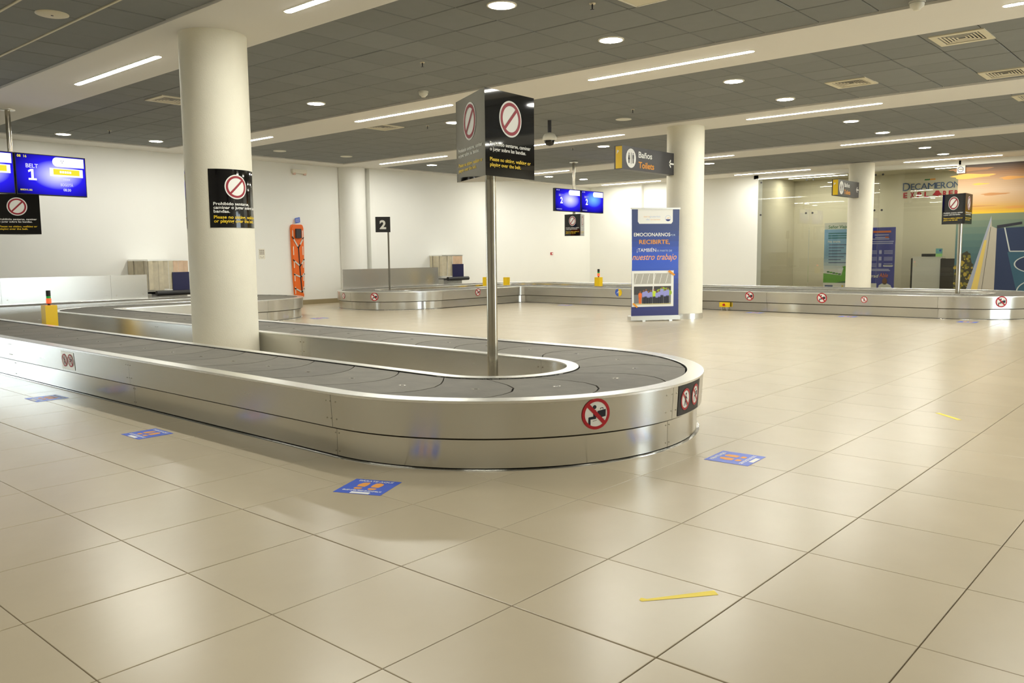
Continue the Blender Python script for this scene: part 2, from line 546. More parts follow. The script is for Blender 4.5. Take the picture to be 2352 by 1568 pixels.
# ================================================================== baggage carousels
ZTOP, ZBOT = .418, .196
OT, OB, OS, OR_, OI, OP = .511, .499, .468, .396, -.396, -.485
class Path:
    def __init__(s, segs, mirror):
        s.segs = segs; s.mir = mirror; s.start = []
        L = 0
        for g in segs:
            s.start.append(L)
            L += g[3] if g[0] == 'L' else g[2] * abs(g[4] - g[3])
        s.L = L
    def __call__(s, d, off):
        d %= s.L
        k = len(s.segs) - 1
        while s.start[k] > d: k -= 1
        g = s.segs[k]; t = d - s.start[k]
        if g[0] == 'L':
            (x, y), (ux, uy) = g[1], g[2]
            p = (x + ux * t + uy * off, y + uy * t - ux * off)
        else:
            (x, y), r, a0, a1 = g[1], g[2], g[3], g[4]
            sg = 1 if a1 > a0 else -1
            a = a0 + sg * t / r
            rr = r + sg * off
            p = (x + rr * math.cos(a), y + rr * math.sin(a))
        return (p[0], 18.41 - p[1]) if s.mir else p
    def steps(s, d0, d1):
        """sample stations between d0 and d1, dense on bends"""
        st = [d0]
        for k, g in enumerate(s.segs):
            a = s.start[k]; b_ = a + (g[3] if g[0] == 'L' else g[2] * abs(g[4] - g[3]))
            if g[0] == 'A':
                n = max(2, int(math.degrees(abs(g[4] - g[3])) / 4))
                ds = [a + (b_ - a) * i / n for i in range(n + 1)]
            else: ds = [a, b_]
            st += [d for d in ds if d0 + 1e-4 < d < d1 - 1e-4]
        return sorted(st) + [d1]

def make_path(mirror):
    cx, cy, r = -1.115, 2.46, 1.018
    xw, ye, rc, rl = -12.65, 6.86, .65, 1.35
    segs = []
    xnl = xw - r + rl
    segs.append(('L', (xnl, cy - r), (1, 0), cx - xnl))
    segs.append(('A', (cx, cy), r, -PI / 2, PI / 2))
    xc = xw + r + rc
    segs.append(('L', (cx, cy + r), (-1, 0), cx - xc))
    segs.append(('A', (xc, cy + r + rc), rc, 3 * PI / 2, PI))
    segs.append(('L', (xw + r, cy + r + rc), (0, 1), ye - (cy + r + rc)))
    segs.append(('A', (xw, ye), r, 0, PI))
    ynl = cy - r + rl
    segs.append(('L', (xw - r, ye), (0, -1), ye - ynl))
    segs.append(('A', (xnl, ynl), rl, PI, 3 * PI / 2))
    return Path(segs, mirror)

def strip(mb, path, d0, d1, prof, M, smooth=False, closed=False):
    """sweep a profile [(offset, z)] along the path between two stations; smooth along the path, sharp across it"""
    st = path.steps(d0, d1)
    n = len(prof)
    rows = [[path(d, off) + (z,) for off, z in prof] for d in st]
    for k in range(n if closed else n - 1):
        k2 = (k + 1) % n
        vs = []; fs = []
        for r in rows: vs += [r[k], r[k2]]
        for i in range(len(st) - 1):
            f = (2 * i, 2 * i + 1, 2 * i + 3, 2 * i + 2)
            fs.append(tuple(reversed(f)) if not path.mir else f)
        mb.add(vs, fs, M, True)
    if closed:
        for r, rev in ((rows[0], path.mir), (rows[-1], not path.mir)):
            f = tuple(range(n))
            mb.add(r, [tuple(reversed(f)) if rev else f], M)
    return mb

def carousel(mirror, label):
    P = make_path(mirror)
    root = thing('baggage_carousel', label, 'baggage carousel', (-1.115, 18.41 - 2.46 if mirror else 2.46, 0))
    # joints of the panels: at every change of direction, every 3 m on the straights, quarter turns on the ends
    cuts = []
    for k, g in enumerate(P.segs):
        a = P.start[k]
        if g[0] == 'L':
            n = max(1, round(g[3] / 2.95))
            w = g[3] / n
            cuts += [a + w * i for i in range(n)]
        else:
            ln = g[2] * abs(g[4] - g[3])
            n = 2 if abs(g[4] - g[3]) > 2 else 1
            cuts += [a + ln * i / n for i in range(n)]
    cuts.append(P.L)
    g = .0012
    for a, b_ in zip(cuts, cuts[1:]):
        th = .006
        mb = strip(MB(), P, a + g, b_ - g, [(OT, ZTOP - .012), (OB, ZBOT), (OB - th, ZBOT), (OT - th, ZTOP - .012)], M_STEEL, True, True)
        mb.build('apron_panel', root)
        mb = strip(MB(), P, a + g, b_ - g, [(OS, ZBOT - .016), (OS, .012), (OS - th, .012), (OS - th, ZBOT - .016)], M_STEEL2, True, True)
        mb.build('skirt_panel', root)
        mb = strip(MB(), P, a + g * .5, b_ - g * .5, [(OT + .004, ZTOP - .014), (OT + .004, ZTOP - .002), (OT + .001, ZTOP), (OR_ + .002, ZTOP), (OR_, ZTOP - .002), (OR_, ZTOP - .014)], M_STEELB, False, True)
        mb.build('outer_rim', root)
        mb = strip(MB(), P, a + g * .5, b_ - g * .5, [(OI, ZTOP - .014), (OI, ZTOP - .002), (OI - .002, ZTOP), (OP + .002, ZTOP), (OP, ZTOP - .002), (OP, ZTOP - .014)], M_STEELB, False, True)
        mb.build('inner_rim', root)
        mb = strip(MB(), P, a + g, b_ - g, [(OP + .006, ZTOP - .012), (OP + .006, .0), (OP, .0), (OP, ZTOP - .012)], M_STEEL, True, True)
        mb.build('pit_panel', root)
    strip(MB(), P, 0, P.L, [(OS - .012, ZBOT + .05), (OS - .012, ZBOT - .05)], mat('painted_shadow_brown', (84, 76, 58), .7)).build('painted_shadow_line', root)  # brown strip whose colour stands in for the shadow line under the apron
    strip(MB(), P, 0, P.L, [(OS + .02, .0), (OS + .019, .004), (OS - .01, .010)], M_STEEL2).build('floor_flange', root)
    strip(MB(), P, 0, P.L, [(OR_, ZTOP - .004), (OR_, ZTOP - .06), (OI, ZTOP - .06), (OI, ZTOP - .004)], M_BED).build('belt_bed', root)
    # crescent slats
    N = round(P.L / .52)
    pit = P.L / N
    zs = ZTOP - .009
    ts = [-1, -.94, -.8, -.6, -.35, 0, .35, .6, .8, .94, 1]
    hw = .386
    bolt = MB()
    frb = Frame((0, 0, 0), (1, 0, 0), (0, 1, 0))
    bolt.disc(frb, 0, 0, .028, M_SCREW, .0008, 12, ry=.018)
    bolt.disc(frb, 0, 0, .014, M_BED, .0014, 8, ry=.009)
    bolt_me = bolt.mesh('slat_bolt')
    for k in range(N):
        s0 = k * pit
        mb = MB(); vs_ = []; fs_ = []
        nt = len(ts); cols = 4
        for c in range(cols):
            for t in ts:
                d = s0 - .1 + .21 * (1 - t * t) - (pit - .012) * (1 - c / (cols - 1))
                x, y = P(d, -t * hw)
                vs_.append((x, y, zs))
        low = len(vs_)
        vs_ += [(x, y, z - .014) for x, y, z in vs_]
        for c in range(cols - 1):
            for i in range(nt - 1):
                fs_.append((c * nt + i, (c + 1) * nt + i, (c + 1) * nt + i + 1, c * nt + i + 1))
        for i in range(nt - 1):
            a = (cols - 1) * nt + i
            fs_.append((a, a + low, a + 1 + low, a + 1))
            fs_.append((i, i + 1, i + 1 + low, i + low))
        for c in range(cols - 1):
            a, b2 = c * nt, (c + 1) * nt
            fs_.append((a, a + low, b2 + low, b2))
            a, b2 = a + nt - 1, b2 + nt - 1
            fs_.append((a, b2, b2 + low, a + low))
        if mirror: fs_ = [tuple(reversed(f)) for f in fs_]
        sl = mb.add(vs_, fs_, M_RUBBER).build('belt_slat', root)
        if not mirror:
            x, y = P(s0 - .12, .02)
            x2, y2 = P(s0 - .1, .02)
            o = bpy.data.objects.new('slat_bolt', bolt_me); C.objects.link(o); o.parent = sl
            o.location = (x, y, zs); o.rotation_euler.z = math.atan2(y2 - y, x2 - x)
    # screw heads beside the joints
    sc = MB()
    def screw(d, off, z, r=.007):
        x, y = P(d, off); x2, y2 = P(d, off + .01)
        n = Vector((x2 - x, y2 - y, 0)).normalized()
        p = Vector((x, y, z))
        sc.tube(p - n * .004, p + n * .004, r, r * .5, M_SCREW, 8)
    for a in cuts[:-1]:
        for e in (-.03, .012, .05):
            for z in (.25, .36): screw(a + e - .02, OB + (OT - OB) * (z - ZBOT) / (ZTOP - ZBOT), z)
        for e in (-.014, .014):
            for z in (.04, .155): screw(a + e, OS, z, .005)
        for e in (-.03, .03):
            for z in (.25, .35): screw(a + e, OP, z, .006)
    tag(sc.build('screw_heads', root), kind='stuff')
    return root, P

car1, P1 = carousel(False, 'near steel baggage carousel with dark rubber slats in the middle of the hall')
car2, P2 = carousel(True, 'far steel baggage carousel along the back of the hall, in front of the shop glass')

# ---- stickers on the carousel aprons (printed film that follows the panel)
class Wrap:
    """sheet wrapped on a carousel apron: a runs along the rim, b is height above the middle of the sticker"""
    def __init__(s, path, d, z):
        s.P = path; s.d = d; s.z = z
        p, q = path(d - .05, OT), path(d + .05, OT)
        s.sg = (-1 if path.mir else 1) * .1 / math.hypot(p[0] - q[0], p[1] - q[1])
    def __call__(s, a, b, c=0.0):
        z = s.z + b
        off = OB + (OT - OB) * (z - ZBOT) / (ZTOP - .012 - ZBOT) + .0025 + c
        x, y = s.P(s.d + a * s.sg, off)
        return Vector((x, y, z))
def sit_symbol(mb, w, r, l0=0.0):
    ink = M_INK
    mb.disc_strips(w, 0, 0, r * .86, M_WHITE, l0, 12)
    k = r / .095
    e = l0 + .001
    mb.disc(w, -.012 * k, .043 * k, .0125 * k, ink, e, 14)
    mb.poly(w, [(-.022 * k, .022 * k), (-.002 * k, .025 * k), (.004 * k, -.02 * k), (-.018 * k, -.03 * k)], ink, e)
    mb.poly(w, [(-.05 * k, -.017 * k), (.0 * k, -.012 * k), (.0 * k, -.03 * k), (-.05 * k, -.032 * k)], ink, e)
    mb.poly(w, [(-.052 * k, -.018 * k), (-.038 * k, -.018 * k), (-.036 * k, -.072 * k), (-.052 * k, -.072 * k)], ink, e)
    mb.poly(w, [(.008 * k, .018 * k), (.066 * k, .026 * k), (.066 * k, -.018 * k), (.01 * k, -.026 * k)], ink, e)
    mb.bar(w, (.026 * k, .026 * k), (.03 * k, .034 * k), .004 * k, ink, e); mb.bar(w, (.028 * k, .034 * k), (.046 * k, .036 * k), .004 * k, ink, e); mb.bar(w, (.046 * k, .036 * k), (.048 * k, .026 * k), .004 * k, ink, e)
    for q in range(11):
        if 4 <= q <= 5: continue
        mb.rect(w, (-.022 + .0075 * q) * k, (-.044 + .001 * q) * k, (-.018 + .0075 * q) * k, (-.04 + .001 * q) * k, ink, e)
    mb.ring(w, 0, 0, r * .8, r, M_RED, l0 + .0016, 44)
    for q in range(4):
        p0 = -.82 * r + .41 * r * q
        mb.bar(w, (p0 * .707 * 1.0, -p0 * .707), ((p0 + .41 * r) * .707, -(p0 + .41 * r) * .707), .024 * k, M_RED, l0 + .0016)
def small_ban(mb, w, a, b, r, l0, kind):
    k = r / .05
    class Sh:
        def __call__(s, x, y, c=0.0): return w(a + x, b + y, c)
    h = Sh()
    mb.disc_strips(h, 0, 0, r * .86, M_WHITE, l0, 10)
    e = l0 + .001
    mb.disc(h, .002 * k, .024 * k, .006 * k, M_INK, e, 10)
    mb.bar(h, (.002 * k, .016 * k), (-.003 * k, -.004 * k), .010 * k, M_INK, e)
    if kind == 'walk':
        mb.bar(h, (-.003 * k, -.004 * k), (-.014 * k, -.03 * k), .006 * k, M_INK, e)
        mb.bar(h, (-.003 * k, -.004 * k), (.01 * k, -.03 * k), .006 * k, M_INK, e)
        mb.bar(h, (.0, .012 * k), (.016 * k, .0), .005 * k, M_INK, e)
    else:
        mb.bar(h, (-.003 * k, -.004 * k), (-.018 * k, -.008 * k), .008 * k, M_INK, e)
        mb.bar(h, (-.016 * k, -.008 * k), (-.014 * k, -.032 * k), .006 * k, M_INK, e)
        mb.rect(h, .012 * k, -.004 * k, .028 * k, .016 * k, M_INK, e)
    mb.ring(h, 0, 0, r * .8, r, M_RED, l0 + .0016, 30)
    mb.bar(h, (-.6 * r, .6 * r), (.6 * r, -.6 * r), .010 * k, M_RED, l0 + .0016)
def station(path, x, y):
    best = None
    d = 0.0
    while d < path.L:
        p = path(d, OT)
        e = (p[0] - x) ** 2 + (p[1] - y) ** 2
        if best is None or e < best[0]: best = (e, d)
        d += .01
    return best[1]
def sit_sticker(root, path, x, y, z, r, label):
    mb = MB(); sit_symbol(mb, Wrap(path, station(path, x, y), z), r)
    tag(mb.build('no_sitting_sticker', root), label)
sit_sticker(car1, P1, .25, 1.83, .312, .094, 'round red and white no sitting sticker')
def double_sticker(path, x, y, z, w_, h_, panel):
    w = Wrap(path, station(path, x, y), z)
    mb = MB()
    n = 8
    for i in range(n):
        mb.rect(w, -w_ / 2 + w_ * i / n, -h_ / 2, -w_ / 2 + w_ * (i + 1) / n, h_ / 2, panel, 0.0)
    small_ban(mb, w, -w_ * .23, 0, h_ * .36, .001, 'walk')
    small_ban(mb, w, w_ * .23, .005, h_ * .36, .001, 'bag')
    return mb
tag(double_sticker(P1, .40, 2.72, .303, .40, .2, M_BLACKM).build('double_ban_sticker', car1), 'black sticker with two round ban signs')
tag(double_sticker(P1, -5.2, .95, .30, .3, .17, mat('clear_film', (214, 210, 198), .3, .9)).build('double_ban_sticker', car1), 'pale sticker with two faded round ban signs')
for x, y, r in ((-4.78, 14.42, .095), (-3.24, 14.42, .1), (-.1, 14.7, .1)):
    sit_sticker(car2, P2, x, y, .325, r, 'round red and white no sitting sticker')
sit_sticker(car2, P2, -11.14, 12.75, .335, .09, 'round red and white no sitting sticker')
sit_sticker(car2, P2, -11.95, 10.13, .31, .095, 'round red and white no sitting sticker')
for x, y, r in ((-2.42, 14.42, .062), (-12.95, 10.05, .065)):
    mb = MB(); small_ban(mb, Wrap(P2, station(P2, x, y), .315), 0, 0, r, 0.0, 'walk')
    tag(mb.build('no_walking_sticker', car2), 'small round pale ban sticker')
mb = MB(); w = Wrap(P2, station(P2, -8.1, 14.42), .325)
mb.poly(w, [(.095 * math.cos(t), .095 * math.sin(t)) for t in [PI / 2 + PI * i / 18 for i in range(19)]], M_BLUE, 0)
mb.poly(w, [(.095 * math.cos(t), .095 * math.sin(t)) for t in [-PI / 2 + PI * i / 18 for i in range(19)]], M_YELB, 0)
mb.bar(w, (-.05, -.02), (0, .03), .012, M_WHITE, .001); mb.bar(w, (0, .03), (.0, -.03), .01, M_WHITE, .001); mb.bar(w, (0, .03), (.035, .02), .01, M_WHITE, .001)
tag(mb.build('round_sticker', car2), 'round half blue, half yellow sticker')

# ---- steel backsplashes along the wall belts, and the curtained bag inlets
def backsplash(y_list, label):
    t = thing('backsplash', label, 'backsplash', (-14.205, y_list[0], .4))
    for a, b_ in zip(y_list, y_list[1:]):
        MB().box((-14.205, (a + b_) / 2, .655), (.02, abs(b_ - a) - .004, .51), M_STEEL).build('steel_sheet', t)
        mb = MB()
        for y in (min(a, b_) + .1, max(a, b_) - .1):
            for z in (.5, .82): mb.tube((-14.197, y, z), (-14.189, y, z), .012, .008, M_SCREW, 8)
        tag(mb.build('screw_heads', t), kind='stuff')
    return t
backsplash([1.2, 3.2, 5.2, 5.95], 'steel backsplash sheet behind the near carousel at the far left')
backsplash([11.0, 14.35], 'steel backsplash sheet behind the far carousel, right of the number 2 sign')

def inlet(x0, xf, y0, y1, z0, z1, navy_y, label):
    """opening in the wall closed off by hanging plastic strips over a black roller"""
    t = thing('bag_inlet', label, 'baggage inlet', ((x0 + xf) / 2, (y0 + y1) / 2, 0))
    MB().box(((x0 + xf) / 2, (y0 + y1) / 2, z1 + .015), (xf - x0, y1 - y0, .03), M_STEELB).build('top_rail', t)
    n = 8
    for k in range(n):
        y = y0 + (y1 - y0) * (k + .5) / n
        far = y > navy_y
        zb = z0 + .06 + random.uniform(0, .03)
        zz = z1 + random.uniform(-.005, .0)
        mb = MB()
        w_ = (y1 - y0) / n * .96
        tw = random.uniform(-.25, .25)
        mb.box((xf - .012 * (k % 2), y, (zb + zz) / 2), (.006, w_, zz - zb), M_STRIPW if far else M_STRIP, rz=tw)
        mb.build('curtain_strip', t)
    n = 4
    for k in range(n):
        x = x0 + (xf - x0) * (k + .5) / n
        mb = MB().box((x, y0 + .01 * (k % 2), (z0 + z1) / 2 + .04), ((xf - x0) / n * .95, .006, z1 - z0 - .08), M_STRIP, rz=random.uniform(-.2, .2))
        mb.build('curtain_strip', t)
    MB().box((xf + .02, (navy_y + y1) / 2, z0 + (z1 - z0) * .33), (.02, y1 - navy_y, (z1 - z0) * .62), M_NAVYP).build('navy_panel', t)
    mb = MB().tube((xf + .12, y0 + .1, z0), (xf + .12, y1 + .1, z0), .055, .055, M_BLACKM, 16)
    mb.build('roller', t)
    MB().box(((x0 + xf) / 2, (y0 + y1) / 2, z0 / 2), (xf - x0, y1 - y0 - .1, z0 - .02), M_STEEL).build('chute_base', t)
    return t
inlet(-15.38, -14.45, 6.1, 7.0, .5, 1.19, 6.62, 'curtained bag inlet with grey strips, left of the large column')
inlet(-14.98, -14.45, 14.75, 15.6, .56, 1.22, 15.15, 'curtained bag inlet with navy panel, left of the black sign pole')

# ================================================================== triangular warning signs
def prism_sign(mb_parent, V, zb, zt):
    """three-sided sign body on the corners V (seen from above, anticlockwise) and the print on every face"""
    n = 3
    mb = MB()
    vs_ = [(x, y, zb) for x, y in V] + [(x, y, zt) for x, y in V]
    mb.add(vs_, [(0, 1, 4, 3), (1, 2, 5, 4), (2, 0, 3, 5)], M_BLACK)
    mb.add(vs_, [(2, 1, 0), (3, 4, 5)], mat('sign_underside', (150, 145, 132), .25, .8))
    mb.build('sign_body', mb_parent)
    for k in range(3):
        a, c = Vector(V[k]).to_3d(), Vector(V[(k + 1) % 3]).to_3d()
        w = (c - a).length; h = zt - zb
        fr = Frame((a.x, a.y, zb), c - a, (0, 0, 1))
        print_ban(mb_parent, fr, w, h)
def print_ban(parent, fr, w, h, lines=None, fit=None):
    mb = MB()
    cx_, cy_, r = w * .5, h * .69, min(w, h) * .225
    mb.disc(fr, cx_, cy_, r, M_WHITE, .002, 44)
    mb.ring(fr, cx_, cy_, r * .72, r * .9, M_DRED, .004, 48)
    q = r * .8 * .7071
    mb.bar(fr, (cx_ - q, cy_ - q), (cx_ + q, cy_ + q), r * .17, M_DRED, .0045)
    mb.build('ban_symbol', parent)
    es = lines or ['Prohibido sentarse, caminar', 'o jugar sobre las bandas.']
    en = ['Please no sitting, walking or', 'playing over the belt.']
    mb = MB()
    def block(mb, ls, y, M):
        x0, x1 = text2d(ls[0], .018)[2:4]
        s_ = w * .83 / (x1 - x0)
        for i, l in enumerate(ls):
            a, b_ = text2d(l, .018)[2:4]
            mb.text(fr, l, w * .085, y - i * h * .062, w=(b_ - a) * s_, h=h * .044, M=M, layer=.002, bold=.018)
    block(mb, es, h * .355, M_WHITE)
    mb.build('white_lettering', parent)
    mb = MB(); block(mb, en, h * .175, M_YEL)
    mb.build('yellow_lettering', parent)


def pole_sign(V, zb, zt, px, py, z0, r, label):
    t = thing('triangular_sign', label, 'sign', (px, py, z0))
    MB().tube((px, py, z0), (px, py, zb + .01), r, r, M_POLE, 24).build('pole', t)
    MB().lathe((px, py, z0), [(.13, .0), (.13, .008), (r + .01, .02), (r, .05)], M_STEELB, 28).build('foot_plate', t)
    prism_sign(t, V, zb, zt)
    return t
pole_sign([(-.963, 2.207), (-.994, 2.782), (-1.529, 2.488)], 1.812, 2.418, -1.125, 2.4325, 0, .0395,
          'tall three-sided black no sitting sign on a steel pole inside the near carousel')
V = [(-1.524, 16.056), (-1.04, 15.754), (-1.056, 16.36)]
pole_sign(V, 1.755, 2.335, -1.16, 15.97, 0, .04, 'three-sided black no sitting sign on a pole in the far carousel, before the mural')

# ================================================================== hanging flight screens with signs under them
def screen_mat(name, gx, gy, k, base=(22, 18, 150)):
    M = bpy.data.materials.new(name)
    M.use_nodes = True
    nt = M.node_tree
    nt.nodes.clear()
    o = nt.nodes.new('ShaderNodeOutputMaterial')
    e = nt.nodes.new('ShaderNodeEmission')
    uv = nt.nodes.new('ShaderNodeTexCoord')
    mp = nt.nodes.new('ShaderNodeMapping')
    mp.inputs['Location'].default_value = (-gx, -gy, 0)
    nt.links.new(uv.outputs['UV'], mp.inputs[0])
    ln = nt.nodes.new('ShaderNodeVectorMath'); ln.operation = 'LENGTH'
    nt.links.new(mp.outputs[0], ln.inputs[0])
    rp = nt.nodes.new('ShaderNodeValToRGB')
    rp.color_ramp.elements[0].position = 0.05; rp.color_ramp.elements[0].color = lin(k)
    rp.color_ramp.elements[1].position = 0.75; rp.color_ramp.elements[1].color = lin((8, 10, 60))
    x = rp.color_ramp.elements.new(0.38); x.color = lin((44, 34, 232))
    nt.links.new(ln.outputs['Value'], rp.inputs[0])
    nt.links.new(rp.outputs[0], e.inputs[0])
    e.inputs[1].default_value = 1.15
    nt.links.new(e.outputs[0], o.inputs[0])
    return M
MS_A = screen_mat('screen_glow_white', .58, .52, (226, 226, 255))
MS_B = screen_mat('screen_glow_blue', .55, .62, (120, 190, 255))
E_WHITE = lamp_mat('screen_white', 1.25, (255, 255, 255))
E_YEL = lamp_mat('screen_yellow', 1.0, (250, 236, 60))
E_GREY = lamp_mat('screen_grey_text', 1.0, (226, 226, 255))
E_PINK = lamp_mat('screen_dim_text', .8, (196, 190, 255))
E_INK = lamp_mat('screen_ink', .6, (90, 90, 150))
def screen(parent, p0, p1, z0, z1, num, ms, full):
    a = Vector((p0[0], p0[1], z0)); c = Vector((p1[0], p1[1], z0))
    fr = Frame(a, c - a, (0, 0, 1)); w = (c - a).length; h = z1 - z0
    mb = MB().prism(fr, [(0, 0), (w, 0), (w, h), (0, h)], -.07, 0, M_BLACKM)
    case = mb.build('screen_case', parent)
    e = .012
    me = MB().rect(fr, e, e + .004, w - e, h - e, ms, .002)
    o = me.build('screen_panel', parent)
    uvl = o.data.uv_layers.new(name='uv')
    for lp, q in zip(uvl.data, ((0, 0), (1, 0), (1, 1), (0, 1))): lp.uv = q
    mb = MB()
    L = .004
    mb.text(fr, 'BELT', w * .14, h * .66, w=w * .17, h=h * .10, M=E_GREY if full else E_PINK, layer=L, bold=.02)
    if num == '1':      # a one with flag and foot
        a, b_, q = w * .225, h * .36, h * .27
        mb.rect(fr, a - q * .11, b_, a + q * .11, b_ + q, E_WHITE, L)
        mb.rect(fr, a - q * .36, b_, a + q * .36, b_ + q * .17, E_WHITE, L)
        mb.poly(fr, [(a - q * .11, b_ + q), (a - q * .36, b_ + q * .86), (a - q * .34, b_ + q * .68), (a - q * .11, b_ + q * .8)], E_WHITE, L)
    else:
        mb.text(fr, num, w * .19, h * .36, h=h * .27, M=E_WHITE, layer=L, bold=.03)
    mb.build('belt_lettering', parent); mb = MB()
    # white tab with rounded left end at the upper right corner
    pts = [(w * .97, h * .96), (w * .58, h * .96)] + [(w * .58 - h * .115 * math.sin(PI * i / 10), h * .845 + h * .115 * math.cos(PI * i / 10)) for i in range(1, 10)] + [(w * .58, h * .73), (w * .97, h * .73)]
    mb.poly(fr, pts, E_WHITE, L)
    for k in range(3):
        mb.disc(fr, w * .655 + .02 * math.cos(k * 2.09 + .5), h * .865 + .02 * math.sin(k * 2.09 + .5), .007, E_INK, L + .002, 8)
    mb.build('white_tab', parent); mb = MB()
    if full:
        mb.text(fr, '08  16', w * .03, h * .90, w=w * .13, h=h * .06, M=E_YEL, layer=L, bold=.02)
        mb.build('clock_lettering', parent); mb = MB()
        mb.rect(fr, w * .47, h * .49, w * .95, h * .69, E_WHITE, L)
        mb.rect(fr, w * .52, h * .53, w * .90, h * .67, E_YEL, L + .002)
        for k in range(5): mb.rect(fr, w * (.61 + .035 * k), h * .575, w * (.637 + .035 * k), h * .63, E_WHITE, L + .004)
        mb.build('flight_box', parent); mb = MB()
        for k in range(4): mb.rect(fr, w * (.655 + .026 * k), h * .40, w * (.675 + .026 * k), h * .445, E_GREY, L)
        mb.text(fr, 'BOGOTÁ', w * .705, h * .255, w=w * .18, h=h * .07, M=E_GREY, layer=L, bold=.02, align='C')
        mb.text(fr, '08:30', w * .705, h * .13, w=w * .11, h=h * .065, M=E_GREY, layer=L, bold=.02, align='C')
        mb.build('flight_lettering', parent); mb = MB()
        mb.text(fr, 'MARCH 01, 2022', w * .05, h * .10, w=w * .16, h=h * .04, M=E_YEL, layer=L, bold=.02)
    else:
        for k in range(2): mb.rect(fr, w * (.05 + .07 * k), h * .90, w * (.09 + .07 * k), h * .95, E_PINK, L)
        for k in range(7): mb.rect(fr, w * (.05 + .03 * k), h * .08, w * (.073 + .03 * k), h * .12, E_PINK, L)
    mb.build('date_lettering', parent)
def screens(label, slabel, pole, ztop, tvs, z0, z1, num, V, zb, zt, full):
    t = thing('flight_screens', label, 'screen', (pole[0], pole[1], z0))
    MB().tube((pole[0], pole[1], zb + .05), (pole[0], pole[1], ztop), .038, .038, M_POLE, 20).build('ceiling_pole', t)
    MB().lathe((pole[0], pole[1], ztop - .012), [(.001, 0), (.11, 0), (.11, .014)], M_STEELB, 24).build('ceiling_plate', t)
    for k, (p0, p1) in enumerate(tvs):
        screen(t, p0, p1, z0, z1, num, (MS_A, MS_A if full else MS_B)[k % 2], full)
    m_ = (Vector(tvs[0][1]) + Vector(tvs[1][0])) / 2
    MB().box(((pole[0] + m_.x - .08) / 2, (pole[1] + m_.y) / 2, (z0 + z1) / 2), (abs(pole[0] - m_.x) - .06, .5, .08), M_BLACKM).build('bracket', t)
    sg = MB()
    prism_sign(t, V, zb, zt)
    return t
screens('hanging blue screens reading BELT 1 with a black sign below, far left', '', (-11.78, 2.73), ZC,
        [((-11.31, 1.56), (-11.425, 2.65)), ((-11.43, 2.67), (-11.56, 3.78))], 2.27, 2.915, '1',
        [(-11.36, 2.31), (-11.10, 2.87), (-11.717, 2.815)], 1.64, 2.255, True)
screens('smaller hanging blue screens reading BELT 2 with a black sign below', '', (-10.2, 15.45), ZC,
        [((-9.87, 14.25), (-9.905, 15.34)), ((-9.91, 15.38), (-9.95, 16.42))], 2.31, 2.875, '2',
        [(-10.02, 14.82), (-9.46, 14.74), (-9.71, 15.24)], 1.70, 2.24, False)

# ================================================================== notices on the near column
class Cyl:
    def __init__(s, x, y, r, a0, z): s.x = x; s.y = y; s.r = r; s.a = math.radians(a0); s.z = z
    def __call__(s, a, b, c=0.0):
        t = s.a + a / s.r
        return Vector((s.x + (s.r + c) * math.cos(t), s.y + (s.r + c) * math.sin(t), s.z + b))
def column_notice(a0, label):
    w = Cyl(-5.37, 2.67, .352, a0, 1.567)
    W_, H_ = .59, .612
    n = 24
    mb = MB()
    for i in range(n): mb.rect(w, W_ * i / n, 0, W_ * (i + 1) / n, H_, M_BLACK, .001)
    o = tag(mb.build('black_notice', col1), label)
    mb = MB()
    cx_, cy_, r = W_ * .49, H_ * .70, .128
    mb.disc_strips(w, cx_, cy_, r, M_WHITE, .0022, 18)
    mb.ring(w, cx_, cy_, r * .72, r * .9, M_DRED, .0034, 48)
    q = r * .8 * .7071
    for i in range(8):
        f0, f1 = -1 + i / 4, -1 + (i + 1) / 4
        mb.bar(w, (cx_ + q * f0, cy_ + q * f0), (cx_ + q * f1, cy_ + q * f1), r * .17, M_DRED, .0038)
    mb.build('ban_symbol', o)
    mb = MB()
    for i, (l, ww) in enumerate((('Prohibido sentarse,', .41), ('caminar o jugar sobre las', .53), ('bandas.', .165))):
        mb.text(w, l, W_ * .07, H_ * (.385 - .065 * i), w=ww, h=.032, M=M_WHITE, layer=.0022, bold=.02)
    mb.build('white_lettering', o)
    mb = MB()
    for i, (l, ww) in enumerate((('Please no sitting, walking', .53), ('or playing over the belt.', .50))):
        mb.text(w, l, W_ * .07, H_ * (.155 - .068 * i), w=ww, h=.034, M=M_YEL, layer=.0022, bold=.02)
    mb.build('yellow_lettering', o)
column_notice(-47.5, 'black curved no sitting notice')
column_notice(-204, 'second black notice on the far side of the column')

